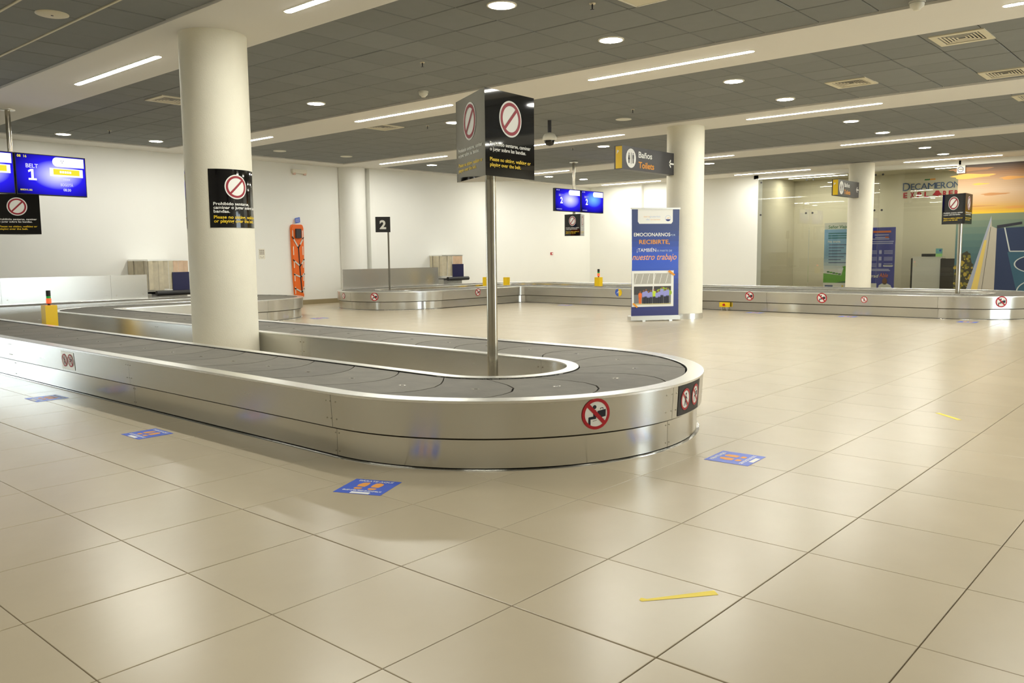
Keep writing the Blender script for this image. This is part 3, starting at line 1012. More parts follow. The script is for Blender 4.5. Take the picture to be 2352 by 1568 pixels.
# ================================================================== toilets signs
def person_icon(mb, fr, a, b, h, M, L, skirt):
    mb.disc(fr, a, b + h * .92, h * .075, M, L, 12)
    if skirt: mb.poly(fr, [(a - h * .07, b + h * .82), (a - h * .16, b + h * .36), (a + h * .16, b + h * .36), (a + h * .07, b + h * .82)], M, L)
    else: mb.poly(fr, [(a - h * .13, b + h * .82), (a - h * .13, b + h * .46), (a + h * .13, b + h * .46), (a + h * .13, b + h * .82)], M, L)
    for s_ in (-1, 1): mb.rect(fr, a + s_ * h * .055 - h * .042, b, a + s_ * h * .055 + h * .042, b + h * .48, M, L)
def toilet_sign(x, y0, y1, z0, z1, label):
    t = thing('toilets_sign', label, 'sign', (x - .08, y1, z0))
    th = .16
    MB().box((x - th / 2, (y0 + y1) / 2, (z0 + z1) / 2), (th, y1 - y0, z1 - z0), M_CHAR).build('sign_box', t)
    MB().tube((x - th / 2, y1 - .02, (z0 + z1) / 2 + .1), (x - th / 2, y1 + .12, (z0 + z1) / 2 + .1), .03, .03, M_STEELB, 12).build('wall_arm', t)
    e = Frame((x - th, y0, z0), (1, 0, 0), (0, 0, 1))
    mb = MB().rect(e, .028, .012, th, z1 - z0 - .01, M_YELB, .002)
    mb.poly(e, [(.05, .26), (.1, .31), (.06, .33)], M_WHITE, .003)
    mb.build('yellow_end', t)
    fr = Frame((x, y0, z0), (0, 1, 0), (0, 0, 1)); w, h = y1 - y0, z1 - z0
    mb = MB()
    cx_, cy_, r = w * .155, h * .5, h * .39
    mb.disc(fr, cx_, cy_, r, M_WHITE, .002, 40, ry=r * 1.06)
    person_icon(mb, fr, cx_ - r * .42, cy_ - r * .55, r * 1.15, M_CHAR, .004, True)
    person_icon(mb, fr, cx_ + r * .42, cy_ - r * .55, r * 1.15, M_CHAR, .004, False)
    mb.rect(fr, cx_ - .006, cy_ - r * .62, cx_ + .006, cy_ + r * .62, M_CHAR, .004)
    mb.build('pictogram', t)
    mb = MB().text(fr, 'Baños', w * .29, h * .58, w=w * .25, h=h * .27, M=M_WHITE, layer=.002, bold=.02); mb.build('white_lettering', t)
    mb = MB().text(fr, 'Toilets', w * .29, h * .13, w=w * .29, h=h * .28, M=M_ORA, layer=.002, bold=.02); mb.build('orange_lettering', t)
    mb = MB()
    ax, ay = w * .875, h * .5
    mb.bar(fr, (ax + .005, ay), (w * .975, ay), h * .07, M_WHITE, .002)
    mb.bar(fr, (ax - .01, ay - .012), (ax + h * .14, ay + h * .17), h * .075, M_WHITE, .002)
    mb.bar(fr, (ax - .01, ay + .012), (ax + h * .14, ay - h * .17), h * .075, M_WHITE, .002)
    mb.build('arrow', t)
    return t
toilet_sign(-5.1, 10.08, 11.86, 2.70, 3.10, 'charcoal Baños Toilets sign with arrow, on the column behind the banner')
toilet_sign(-4.95, 19.75, 21.28, 2.68, 3.09, 'small charcoal Baños Toilets sign on the far right column by the shop glass')

# ================================================================== number sign
t = thing('number_sign', 'black square sign reading 2 on a thin pole in the far carousel', 'sign', (-12.62, 11.2, 0))
MB().tube((-12.62, 11.2, 0), (-12.62, 11.2, 1.84), .022, .022, mat('grey_pole', (120, 116, 104), .4, .6), 14).build('pole', t)
fr = Frame((-12.80, 10.955, 1.815), (.70, .714, 0), (0, 0, 1))
MB().prism(fr, [(0, 0), (.355, 0), (.355, .37), (0, .37)], -.02, 0, M_BLACKM).build('sign_plate', t)
MB().text(fr, '2', .178, .085, w=.155, h=.205, M=M_WHITE, layer=.003, bold=.04, align='C').build('number', t)

# ================================================================== yellow stop posts
def stop_post(x, y, h, w, lamp, label):
    t = thing('stop_post', label, 'post', (x, y, 0))
    MB().box((x, y, h / 2), (w, w, h), M_YELB).build('post_box', t)
    if lamp:
        z = h
        MB().tube((x, y, z), (x, y, z + .03), .018, .018, M_BLACKM, 12).build('lamp_neck', t)
        MB().tube((x, y, z + .03), (x, y, z + .095), .034, .034, M_REDL, 16).build('red_lamp', t)
        MB().tube((x, y, z + .095), (x, y, z + .13), .03, .03, M_GRNL, 16).build('green_lamp', t)
        MB().tube((x, y, z + .13), (x, y, z + .21), .03, .03, M_BLACKM, 16).build('cap', t)
    return t
stop_post(-9.68, 2.4, .60, .16, True, 'yellow post with red lit signal lamp in the near carousel')
stop_post(-9.52, 15.6, .64, .15, True, 'yellow post with small signal lamp in the far carousel, near the blue screens')
stop_post(-12.33, 15.17, .62, .13, False, 'short yellow post at the inner corner of the far carousel')
stop_post(-13.05, 15.1, .62, .13, False, 'yellow post half hidden by the tall sign pole, at the wall belt')
t = thing('stop_box', 'small yellow box on the foot of the far carousel, right of the banner', 'stop box', (-5.34, 14.40, .05))
MB().box((-5.34, 14.40, .125), (.22, .06, .10), M_YELB).build('box', t)
mb = MB().tube((-5.34, 14.37, .125), (-5.34, 14.345, .125), .025, .025, M_RED, 14); mb.build('button', t)
for dx in (-.06, .06): MB().box((-5.34 + dx, 14.4, .0375), (.012, .03, .075), M_STEELB).build('bracket', t)

# ================================================================== roll-up banner
B0, B1 = Vector((-5.39, 10.80, 0)), Vector((-4.81, 11.56, 0))
t = thing('roll_up_banner', 'tall blue roll-up banner with orange lettering and a group photograph, standing on the floor', 'banner', ((B0.x + B1.x) / 2, (B0.y + B1.y) / 2, 0))
fr = Frame(B0, B1 - B0, (0, 0, 1)); W_ = (B1 - B0).length
mb = MB().prism(fr, [(0, .02), (W_, .02), (W_, .085), (W_ - .02, .1), (.02, .1), (0, .085)], -.16, .04, mat('banner_foot', (206, 204, 196), .3, .7)); mb.build('base', t)
for a in (.2, .72): MB().prism(fr, [(a, 0), (a + .06, 0), (a + .06, .022), (a, .022)], -.2, .1, M_STEELB).build('foot', t)
MB().prism(fr, [(.0, 2.045), (W_, 2.045), (W_, 2.075), (0, 2.075)], -.02, .012, mat('banner_foot', (206, 204, 196), .3, .7)).build('top_rail', t)
MB().tube(fr(W_ / 2, .08, -.04), fr(W_ / 2, 2.05, -.02), .012, .01, M_POLE, 10).build('support_rod', t)
Z0, Z1 = .1, 2.047
HB = Z1 - Z0
def by(q): return Z1 - HB * q
def bx(q): return .015 + (W_ - .03) * q
sheet = MB()
def mixc(c0, c1, k): return tuple(c0[i] + (c1[i] - c0[i]) * k for i in range(3))
stops = [(0, (62, 74, 118)), (.2, (50, 66, 118)), (.3, (44, 70, 150)), (.45, (44, 84, 196)), (.57, (46, 84, 190)), (.7, (40, 58, 140)), (1, (40, 44, 104))]
NB = 20
for k in range(NB):
    q = (k + .5) / NB
    for (q0, c0), (q1, c1) in zip(stops, stops[1:]):
        if q0 <= q <= q1: c = mixc(c0, c1, (q - q0) / (q1 - q0))
    M = mat('banner_blue_%d' % k, c, .35)
    pa = by(k / NB); pb = by((k + 1) / NB)
    tp = .012 * (1 - abs(q - .5) * 2)      # the edges curl in a little at mid height
    n = 6
    for i in range(n):
        def bend(u_): return .010 * math.sin(u_ * PI)
        u0_, u1_ = i / n, (i + 1) / n
        a0, a1 = .015 + tp + (W_ - .03 - 2 * tp) * u0_, .015 + tp + (W_ - .03 - 2 * tp) * u1_
        sheet.add([fr(a0, pb, 0), fr(a1, pb, 0), fr(a1, pa, 0), fr(a0, pa, 0)], [(0, 1, 2, 3)], M)
sheet.build('sheet', t)
mb = MB()
pts = [(bx(.13), by(0)), (bx(.13), by(.115)), (bx(.16), by(.135)), (bx(.83), by(.135)), (bx(.86), by(.115)), (bx(.86), by(0))]
mb.poly(fr, pts, M_WHITE, .002)
PALEO, PALEB = mat('pale_orange_print', (236, 196, 150)), mat('pale_blue_print', (180, 196, 222))
mb.text(fr, 'aero', bx(.25), by(.075), w=W_ * .12, h=.03, M=PALEO, layer=.004); mb.text(fr, 'puerto', bx(.38), by(.075), w=W_ * .21, h=.03, M=PALEB, layer=.004)
mb.text(fr, 'de', bx(.30), by(.102), w=W_ * .07, h=.028, M=PALEB, layer=.004); mb.text(fr, 'oriente', bx(.39), by(.102), w=W_ * .2, h=.028, M=PALEO, layer=.004)
mb.ring(fr, bx(.76), by(.085), .05, .056, PALEB, .004, 30)
mb.poly(fr, [(bx(.76) + .05 * math.cos(q), by(.085) + .05 * math.sin(q)) for q in [math.radians(200 + 14 * i) for i in range(11)]], M_NAVY, .004)
mb.bar(fr, (bx(.735), by(.085)), (bx(.79), by(.08)), .012, PALEO, .005)
mb.build('logo_panel', t)
mb = MB()
mb.text(fr, 'EMOCIONARNOS', bx(.05), by(.252), w=W_ * .735, h=.066, M=M_WHITE, layer=.002, bold=.014)
mb.build('white_lettering', t); mb = MB()
mb.text(fr, 'POR', bx(.815), by(.25), w=W_ * .10, h=.036, M=PALEB, layer=.002)
mb.build('small_lettering', t); mb = MB()
mb.text(fr, '¡TAMBIÉN', bx(.115), by(.397), w=W_ * .385, h=.066, M=M_WHITE, layer=.002)
mb.build('white_lettering', t); mb = MB()
mb.text(fr, 'ES PARTE DE', bx(.53), by(.397), w=W_ * .31, h=.036, M=PALEB, layer=.002)
mb.build('small_lettering', t)
mb = MB()
mb.text(fr, 'RECIBIRTE,', bx(.16), by(.323), w=W_ * .62, h=.078, M=M_ORA, layer=.002, bold=.016)
mb.build('orange_lettering', t); mb = MB()
mb.text(fr, 'nuestro trabajo', bx(.02), by(.472), w=W_ * .9, h=.115, M=mat('salmon_print', (240, 170, 110)), layer=.002, shear=.35, bold=.006)
mb.build('orange_lettering', t)
mb = MB()
mb.rect(fr, bx(.0) + .012, by(.915), bx(.89), by(.575), M_WHITE, .002)
mb.rect(fr, bx(.055), by(.895), bx(.835), by(.6), mat('photo_shade', (120, 122, 124)), .004)
mb.rect(fr, bx(.055), by(.70), bx(.835), by(.6), mat('photo_facade', (176, 174, 164), .6, 0, .2, 60), .005)
for k in range(6): mb.bar(fr, (bx(.07 + .13 * k), by(.695)), (bx(.12 + .13 * k), by(.605)), .008, M_WHITE, .0056)
mb.rect(fr, bx(.055), by(.722), bx(.835), by(.70), M_WHITE, .0055)
mb.rect(fr, bx(.055), by(.80), bx(.835), by(.722), mat('photo_dark', (62, 60, 60)), .005)
for x_, y_, r_ in ((.58, .775, .05), (.66, .76, .06), (.74, .765, .055), (.80, .785, .05), (.62, .8, .04)):
    mb.disc(fr, bx(x_), by(y_), r_, mat('photo_foliage', (150, 180, 50)), .0058, 12)
mb.bar(fr, (bx(.45), by(.80)), (bx(.475), by(.6)), .02, M_WHITE, .0062)
mb.rect(fr, bx(.055), by(.895), bx(.835), by(.882), mat('photo_ground', (196, 186, 140)), .0058)
SK = mat('photo_skin', (132, 88, 62))
SH = mat('photo_shirt', (150, 152, 214)); DK = mat('photo_trousers', (34, 34, 46))
people = [(.125, M_ORB, M_ORB)] + [(x_, SH, DK) for x_ in (.20, .25, .30, .35)] + [(.42, mat('photo_vest', (196, 220, 60)), DK)] + [(x_, SH, DK) for x_ in (.48, .53, .58, .65, .70)]
for n_, (x_, top, leg) in enumerate(people):
    a = bx(x_ + .06); f_ = by(.885); hh = .25 + .02 * ((n_ * 7) % 3 - 1) + (.04 if n_ > 7 else 0)
    L = .0064 + .0003 * n_
    for s_ in (-1, 1): mb.rect(fr, a + s_ * .014 - .012, f_, a + s_ * .014 + .012, f_ + hh * .5, leg, L)
    mb.poly(fr, [(a - .03, f_ + hh * .45), (a + .03, f_ + hh * .45), (a + .034, f_ + hh * .8), (a + .012, f_ + hh * .86), (a - .012, f_ + hh * .86), (a - .034, f_ + hh * .8)], top, L)
    mb.disc(fr, a, f_ + hh * .93, .018, SK, L, 12)
mb.poly(fr, [(bx(.76), by(.585)), (bx(.80), by(.57)), (bx(.92), by(.615)), (bx(.89), by(.625))], M_ORA, .012)
mb.poly(fr, [(bx(.02), by(.885)), (bx(.05), by(.875)), (bx(.14), by(.915)), (bx(.11), by(.925))], M_ORA, .012)
mb.build('group_photograph', t)

# ================================================================== floor stickers and tape
def floor_sticker(x, y, rz, w, h, label, group=None, detailed=True):
    u = Vector((math.cos(rz), math.sin(rz), 0)); v = Vector((-math.sin(rz), math.cos(rz), 0))
    o = Vector((x, y, .0008)) - u * w / 2 - v * h / 2
    fr = Frame(o, u, v)
    t = thing('floor_sticker', label, 'floor sticker', (x, y, 0), group)
    FB = mat('sticker_blue', (48, 90, 206), .35)
    MB().prism(fr, [(0, 0), (w, 0), (w, h), (0, h)], 0, .0006, FB).build('blue_film', t)
    mb = MB(); L = .0011
    for s_ in (-1, 1):
        a = w / 2 + s_ * w * .15
        mb.poly(fr, [(a - w * .085, h * .48), (a + w * .085, h * .48), (a + w * .105, h * .62), (a + w * .09, h * .74), (a + w * .03 - s_ * w * .03, h * .80), (a - w * .07 - s_ * w * .015, h * .76), (a - w * .105, h * .62)], M_ORA, L)
        mb.poly(fr, [(a - w * .08, h * .42), (a - w * .085, h * .35), (a - w * .05, h * .30), (a + w * .05, h * .30), (a + w * .085, h * .35), (a + w * .08, h * .42)], M_ORA, L)
    mb.build('footprints', t)
    mb = MB()
    mb.text(fr, 'PÁRATE AQUÍ', w / 2, h * .85, w=w * .74, h=h * .085, M=M_WHITE, layer=L, bold=.03, align='C')
    mb.build('white_lettering', t); mb = MB()
    for r_ in range(2):
        a = w * .1
        k = 0
        while a < w * .9:
            q = w * (.05 + .03 * ((k * 5 + r_ * 3) % 4))
            mb.rect(fr, a, h * (.225 - .045 * r_), min(a + q, w * .92), h * (.25 - .045 * r_), M_WHITE, L)
            a += q + w * .02; k += 1
    mb.build('small_print', t)
    MB().rect(fr, w * .34, h * .02, w * .74, h * .13, M_WHITE, L).build('white_label', t)
    return t
floor_sticker(-.424, .656, math.radians(24), .28, .27, 'blue floor sticker with orange footprints in front of the carousel curve')
floor_sticker(.824, 2.498, math.radians(93), .28, .28, 'blue floor sticker with footprints right of the carousel end')
floor_sticker(-2.75, .528, 0, .275, .255, 'blue floor sticker with footprints left of the picture, beside the straight steel panels')
floor_sticker(-2.6, 14.08, 0, .3, .28, 'faint blue floor sticker at the foot of the far carousel, right of the yellow box')
floor_sticker(-4.5, 14.1, 0, .3, .28, 'faint blue floor sticker just right of the small yellow box')
floor_sticker(-.5, 13.95, 0, .3, .28, 'faint blue floor sticker below the far carousel end, at the right')
floor_sticker(-9.4, 14.05, 0, .3, .28, 'faint blue floor sticker at the inner corner of the far carousel')
floor_sticker(-5.0, .66, 0, .3, .27, 'glare-washed blue floor sticker at the far left by the near carousel')
floor_sticker(-11.0, 7.95, math.radians(90), .3, .28, 'faint blue floor sticker under the orange spine board')
fr = Frame((0, 0, .0006), (1, 0, 0), (0, 1, 0))
mb = MB().prism(fr, [(1.518, .356), (1.54, .36), (1.556, .385), (1.69, .587), (1.721, .561), (1.537, .33), (1.522, .336)], 0, .0006, M_TAPE)
tag(mb.build('floor_tape'), 'strip of yellow tape on the floor in the right foreground', 'tape')
mb = MB().prism(fr, [(1.36, 4.785), (1.385, 4.81), (1.585, 4.62), (1.56, 4.595)], 0, .0006, M_TAPE)
tag(mb.build('floor_tape'), 'short strip of yellow tape on the floor farther right', 'tape')

# ================================================================== spine board on the left wall
t = thing('spine_board', 'orange spine board with black straps hung upright on the left wall', 'stretcher', (XL, 10.47, .2))
fr = Frame((XL + .012, 10.47, .2), (0, 1, 0), (0, 0, 1))
def outline(e=0.0):
    pts = []
    L_ = 1.87
    for a, z in ((-.125, 0), (.125, 0), (.14, .03), (.165, .5), (.185, 1.2), (.19, 1.78), (.165, 1.85), (.13, L_), (-.13, L_), (-.165, 1.85), (-.19, 1.78), (-.185, 1.2), (-.165, .5), (-.14, .03)):
        pts.append((a * (1 - e * 5), z * (1 - e) + e))
    return pts
MB().prism(fr, outline(), 0, .045, M_ORB).build('board', t)
MB().prism(fr, outline(.02), .045, .058, mat('orange_plastic_face', (228, 102, 22), .5)).build('board_face', t)
for s_ in (-1, 1):
    for z, l in ((1.62, .2), (1.2, .22), (.86, .2), (.52, .2), (.18, .18)):
        a = s_ * (.12 + .032 * z / 1.8)
        MB().prism(fr, [(a - .012, z - l / 2), (a + .012, z - l / 2), (a + .012, z + l / 2), (a - .012, z + l / 2)], .0575, .0595, mat('slot_white', (226, 214, 196))).build('hand_slot', t)
MB().prism(fr, [(-.075, 1.52), (.08, 1.52), (.085, 1.76), (-.07, 1.76)], .058, .11, mat('head_block', (52, 50, 54), .7)).build('head_block', t)
def strap(pts, w, M, c0=.059, c1=.064, name='strap'):
    mb = MB()
    for p, q in zip(pts, pts[1:]):
        p, q = Vector(p), Vector(q)
        d = (q - p).normalized() * (w / 2); e = Vector((-d.y, d.x))
        mb.prism(fr, [p - e - d * .3, q - e + d * .3, q + e + d * .3, p + e - d * .3], c0, c1, M)
    mb.build(name, t)
strap([(0.01, 1.27), (.03, .75), (.05, .45), (.07, .12)], .03, M_STRAP)
for lft, mid, rgt in (((-.17, 1.56), (.005, 1.27), (.17, 1.54)), ((-.165, .97), (.04, .8), (.17, .98)), ((-.16, .60), (.05, .52), (.165, .60)), ((-.15, .24), (.07, .13), (.14, .22))):
    strap([lft, mid, rgt], .028, M_STRAP, .06, .066)
    l_, m_, r_ = Vector(lft), Vector(mid), Vector(rgt)
    strap([l_.lerp(m_, .25), l_.lerp(m_, .85)], .036, M_SREF, .067, .071, 'reflective_sleeve')
    strap([m_.lerp(r_, .35), m_.lerp(r_, .8)], .036, M_SREF, .067, .071, 'reflective_sleeve')
mb = MB()
mb.prism(fr, [(-.03, 1.9), (.115, 1.93), (.105, 2.06), (-.04, 2.03)], .02, .024, M_BLUE)
for k in range(3): mb.prism(fr, [(-.02, 1.94 + .03 * k), (.09, 1.955 + .03 * k), (.09, 1.962 + .03 * k), (-.02, 1.947 + .03 * k)], .024, .0246, M_WHITE)
mb.build('blue_tag', t)
MB().tube(fr(-.12, 1.86, .02), fr(-.07, 1.99, .012), .004, .004, M_ORB, 6).build('cord', t)

# small things on the walls
fr = Frame((XL + .002, 9.36, 1.2), (0, 1, 0), (0, 0, 1))
t = thing('wall_notice', 'small white printed notice on the left wall, left of the spine board', 'notice', (XL, 9.44, 1.2))
MB().prism(fr, [(0, 0), (.17, 0), (.17, .25), (0, .25)], 0, .006, M_TRIMW).build('plate', t)
mb = MB()
for r_ in range(3):
    for c_ in range(3): mb.rect(fr, .02 + .047 * c_, .11 + .042 * r_, .055 + .047 * c_, .14 + .042 * r_, mat('grey_print', (150, 142, 130)), .0065)
mb.ring(fr, .085, .07, .04, .047, mat('grey_print', (150, 142, 130)), .0065, 16, PI, 2 * PI)
mb.build('print', t)
t = thing('alarm_button', 'tiny red alarm call point on the white wall beneath the blue screens', 'alarm', (-14.995, 20.5, 1.2))
MB().box((-14.98, 20.5, 1.26), (.04, .09, .09), M_RED).build('box', t)
MB().box((-14.957, 20.5, 1.26), (.008, .05, .05), M_WHITE).build('glass', t)
t = thing('emergency_light', 'small pale emergency light high on the left wall above the spine board', 'emergency light', (XL, 10.6, 3.36))
MB().box((XL + .05, 10.6, 3.42), (.09, .42, .1), M_TRIMW).build('housing', t)
for dy in (-.16, .16): MB().lathe((XL + .06, 10.6 + dy, 3.33), [(.001, 0), (.035, 0), (.045, .05)], mat('pale_red_plastic', (222, 190, 176), .4), 14).build('lamp_head', t)
t = thing('wall_conduit', 'short white cable cover on the left wall, right of the large column', 'conduit', (XL, 9.15, 1.4))
MB().box((XL + .012, 9.15, 1.65), (.02, .02, .5), M_TRIMW).build('cover', t)
for z in (1.41, 1.9): MB().box((XL + .02, 9.15, z), (.035, .05, .05), M_TRIMW).build('end_cap', t)

# ================================================================== shop front: glass, posters, desk, mural
fr_ = MB()
fr_.box((-5.8, YB + .02, 3.515), (5.8, .05, .03), M_STEELB); fr_.box((-5.8, YB + .02, .02), (5.8, .05, .04), M_STEELB)
win = tag(fr_.build('window_1'), kind='structure')
for a, b_ in ((-8.64, -6.96), (-6.95, -4.96), (-4.95, -2.91)):
    MB().box(((a + b_) / 2, YB + .02, 1.77), (b_ - a, .012, 3.46), M_GLASS).build('pane', win)
for x in (-8.5, -7.05, -6.85, -5.05, -4.85):
    for z in (2.4, 3.4): MB().tube((x, YB + .002, z), (x, YB - .012, z), .03, .03, M_CHAR, 10).build('glass_clamp', win)

def sheet_stand(name, x0, x1, y, z1, label):
    t = thing(name, label, 'banner', ((x0 + x1) / 2, y, 0))
    MB().box(((x0 + x1) / 2, y + .05, .03), (x1 - x0, .2, .06), M_STEELB).build('base', t)
    MB().tube(((x0 + x1) / 2, y + .03, .03), ((x0 + x1) / 2, y + .03, z1), .012, .012, M_POLE, 8).build('support_rod', t)
    return t
# green and sky-blue banner
x0, x1, z1 = -7.12, -6.22, 2.14
t = sheet_stand('poster_stand', x0, x1, 24.6, z1, 'pale blue and green Señor Viajero banner inside the shop, left of the column')
fr = Frame((x0, 24.6, .06), (1, 0, 0), (0, 0, 1)); w, h = x1 - x0, z1 - .06
mb = MB()
cs_ = [(0, (236, 236, 228)), (.095, (226, 232, 226)), (.12, (140, 186, 226)), (.5, (150, 192, 226)), (.62, (196, 216, 228)), (.7, (230, 234, 232)), (1, (236, 236, 230))]
for k in range(20):
    q = (k + .5) / 20
    for (q0, c0), (q1, c1) in zip(cs_, cs_[1:]):
        if q0 <= q <= q1: c = mixc(c0, c1, (q - q0) / (q1 - q0))
    mb.rect(fr, 0, h * (1 - (k + 1) / 20), w, h * (1 - k / 20), mat('sky_sheet_%d' % k, c, .45))
mb.build('sheet', t)
mb = MB(); GR = mat('green_print', (52, 120, 60)); GR2 = mat('bright_green_print', (104, 182, 50))
mb.poly(fr, [(0, h * .09), (w, h * .09), (w, h * .19), (w * .5, h * .21), (0, h * .235)], GR2, .003)
mb.poly(fr, [(w * .4, h * .09), (w, h * .09), (w, h * .14)], GR, .004)
for k in range(5): mb.disc(fr, w * (.17 + .1 * k), h * (.255 - .008 * k), .05, GR2 if k % 2 else GR, .0045, 12, ry=.025)
mb.poly(fr, [(w * .62, h * .19), (w * .70, h * .31), (w * .66, h * .335), (w * .9, h * .36), (w, h * .34), (w, h * .2)], GR2, .005)
mb.rect(fr, w * .06, h * .025, w * .34, h * .055, mat('bluegrey_print', (96, 110, 150)), .003)
mb.disc(fr, w * .68, h * .04, .03, M_YEL, .003, 10)
mb.build('landscape_print', t)
mb = MB()
mb.text(fr, 'Señor Viajero', w * .14, h * .915, w=w * .8, h=.1, M=GR, layer=.003, bold=.015)
for r_ in range(3): mb.rect(fr, w * .14, h * (.83 - .035 * r_), w * .9, h * (.848 - .035 * r_), mat('teal_print', (66, 128, 140)), .003)
mb.text(fr, 'No traiga', w * .13, h * .70, w=w * .44, h=.075, M=M_WHITE, layer=.003, bold=.02)
for r_ in range(7): mb.rect(fr, w * .17, h * (.66 - .045 * r_), w * (.8 - .1 * (r_ % 3)), h * (.673 - .045 * r_), mat('bluegrey_print', (96, 110, 150)), .003)
mb.build('lettering', t)
# dark blue banner
x0, x1, z1 = -5.83, -4.96, 1.955
t = sheet_stand('poster_stand', x0, x1, 24.6, z1, 'creased dark blue banner inside the shop, right of the column')
fr = Frame((x0, 24.6, .06), (1, 0, 0), (0, 0, 1)); w, h = x1 - x0, z1 - .06
mb = MB(); BL = mat('violet_blue_print', (56, 66, 168), .45)
n = 10
vs_ = []
for j in range(n + 1):
    for i in range(n + 1):
        vs_.append(fr(w * i / n, h * j / n, .012 * math.sin(3.1 * (i + j * .7)) * (j / n)))
mb.add(vs_, [(j * (n + 1) + i, j * (n + 1) + i + 1, (j + 1) * (n + 1) + i + 1, (j + 1) * (n + 1) + i) for j in range(n) for i in range(n)], BL, True)
mb.build('sheet', t)
mb = MB(); LV = mat('lilac_print', (180, 184, 230)); OR2 = mat('burnt_orange_print', (226, 120, 60)); L = .016
mb.rect(fr, w * .25, h * .915, w * .85, h * .945, OR2, L)
for a0_, a1_, q in ((.3, .78, .87), (.32, .66, .83), (.2, .8, .805), (.12, .95, .765), (.2, .93, .735), (.1, .82, .32), (.1, .86, .30)):
    mb.rect(fr, w * a0_, h * q, w * a1_, h * (q + .016), LV, L)
mb.rect(fr, w * .66, h * .83, w * .78, h * .85, OR2, L)
for r_ in range(3):
    for q in range(3):
        mb.rect(fr, w * .12, h * (.62 - .105 * r_ - .022 * q), w * .40, h * (.63 - .105 * r_ - .022 * q), LV, L)
        mb.rect(fr, w * .64, h * (.62 - .105 * r_ - .022 * q), w * .93, h * (.63 - .105 * r_ - .022 * q), LV, L)
    mb.rect(fr, w * .47, h * (.575 - .105 * r_), w * .56, h * (.635 - .105 * r_), LV, L)
mb.rect(fr, w * .62, h * .375, w * .95, h * .395, M_WHITE, L)
mb.text(fr, 'Agrad', w * .04, h * .195, w=w * .44, h=.1, M=M_WHITE, layer=L, bold=.02, shear=.2)
mb.text(fr, 'Able', w * .5, h * .20, w=w * .3, h=.13, M=OR2, layer=L, bold=.01, shear=.2)
mb.rect(fr, 0, 0, w * .42, h * .10, M_WHITE, L)
mb.poly(fr, [(w * .46, 0), (w * .96, 0), (w * .9, h * .07), (w * .78, h * .1), (w * .6, h * .1), (w * .5, h * .07)], M_WHITE, L)
mb.disc(fr, w * .69, h * .135, w * .085, SK, L, 16, ry=w * .12)
mb.build('print', t)

t = thing('service_desk', 'white and black service desk inside the shop behind the glass', 'desk', (-4.06, 24.6, 0))
MB().box((-4.06, 24.62, .525), (.78, .04, 1.05), mat('white_laminate', (226, 226, 220), .3)).build('front_panel', t)
MB().box((-4.08, 24.82, .51), (.86, .36, 1.0), M_BLACKM).build('body', t)
MB().box((-3.43, 24.75, .5), (.46, .5, 1.0), mat('dark_brown_laminate', (44, 36, 30), .4)).build('side_cabinet', t)
MB().box((-4.06, 24.78, 1.045), (.8, .4, .02), mat('white_laminate', (226, 226, 220), .3)).build('worktop', t)
t = thing('monitor', 'low black monitor lying back on the white service desk', 'monitor', (-4.05, 24.8, 1.055))
MB().box((-4.05, 24.8, 1.10), (.42, .03, .085), M_BLACKM).build('screen', t)
MB().box((-4.05, 24.82, 1.065), (.16, .12, .02), M_BLACKM).build('stand', t)
t = thing('desk_card', 'small teal and green card standing on the service desk', 'card', (-3.76, 24.7, 1.055))
fr = Frame((-3.85, 24.7, 1.055), (1, 0, 0), (0, 0, 1))
MB().prism(fr, [(0, 0), (.18, 0), (.18, .24), (0, .24)], -.006, 0, mat('teal_card', (110, 176, 180))).build('card', t)
mb = MB().rect(fr, 0, 0, .18, .09, mat('lime_card', (150, 196, 120)), .002); mb.disc(fr, .12, .18, .03, M_BLUE, .002, 12); mb.build('print', t)
t = thing('low_cabinet', 'dark low cabinet at the right end of the service desk', 'cabinet', (-3.08, 24.9, 0))
MB().box((-3.08, 24.9, .45), (.2, .4, .9), mat('dark_brown_laminate', (44, 36, 30), .4)).build('body', t)
MB().box((-3.08, 24.695, .45), (.18, .012, .86), M_BLACKM).build('door', t)

# lettering on the shop wall
fr = Frame((-5.17, 25.845, 2.88), (1, 0, 0), (0, 0, 1))
t = thing('shop_lettering', 'blue and red Decameron Explorer lettering on the shop back wall', 'lettering', (-4.4, 25.845, 2.88))
DB = mat('slate_blue_letters', (60, 84, 120), .5); DR = mat('deep_red_letters', (164, 24, 36), .5)
def letters(txt, a, b, h_, w_, M, bold):
    v, f, a0, a1, b0, b1 = text2d(txt, bold)
    sx = w_ / (a1 - a0); sy = h_ / .73
    mb = MB()
    mb.add([fr(a + (x - a0) * sx, b + y * sy, .02) for x, y in v], f, M)
    mb.add([fr(a + (x - a0) * sx, b + y * sy, .004) for x, y in v], f, M)
    return mb
letters('D', .0, .215, .26, .21, DB, .0).build('letter', t)
xq = .24
for ch, ww in zip('ECAMERON', (.1, .16, .19, .22, .12, .14, .2, .17)):
    letters(ch, xq, .235, .2, ww, DB, .0).build('letter', t); xq += ww + .012
xq = .02
for ch in 'EXPL':
    letters(ch, xq, .0, .165, .115, DR, .03).build('letter', t); xq += .205
mb = MB()      # the red emblem in place of the O
mb.prism(fr, [(.86, .05), (.95, .03), (1.0, .0), (1.05, .03), (1.14, .05), (1.1, .09), (1.06, .13), (.94, .13), (.9, .09)], 0, .02, DR)
mb.prism(fr, [(.93, .13), (1.07, .13), (1.04, .18), (.96, .18)], 0, .02, DR)
mb.build('red_emblem', t)
xq = 1.16
for ch in 'RER':
    letters(ch, xq, .0, .165, .115, DR, .03).build('letter', t); xq += .16
mb = MB()
for k in range(6):
    a = .62 + .05 * k
    mb.prism(fr, [(a, .50), (a + .07, .50 + .012), (a + .05, .55), (a + .01, .54)], 0, .015, (mat('green_print', (52, 120, 60)) if k < 3 else M_ORA))
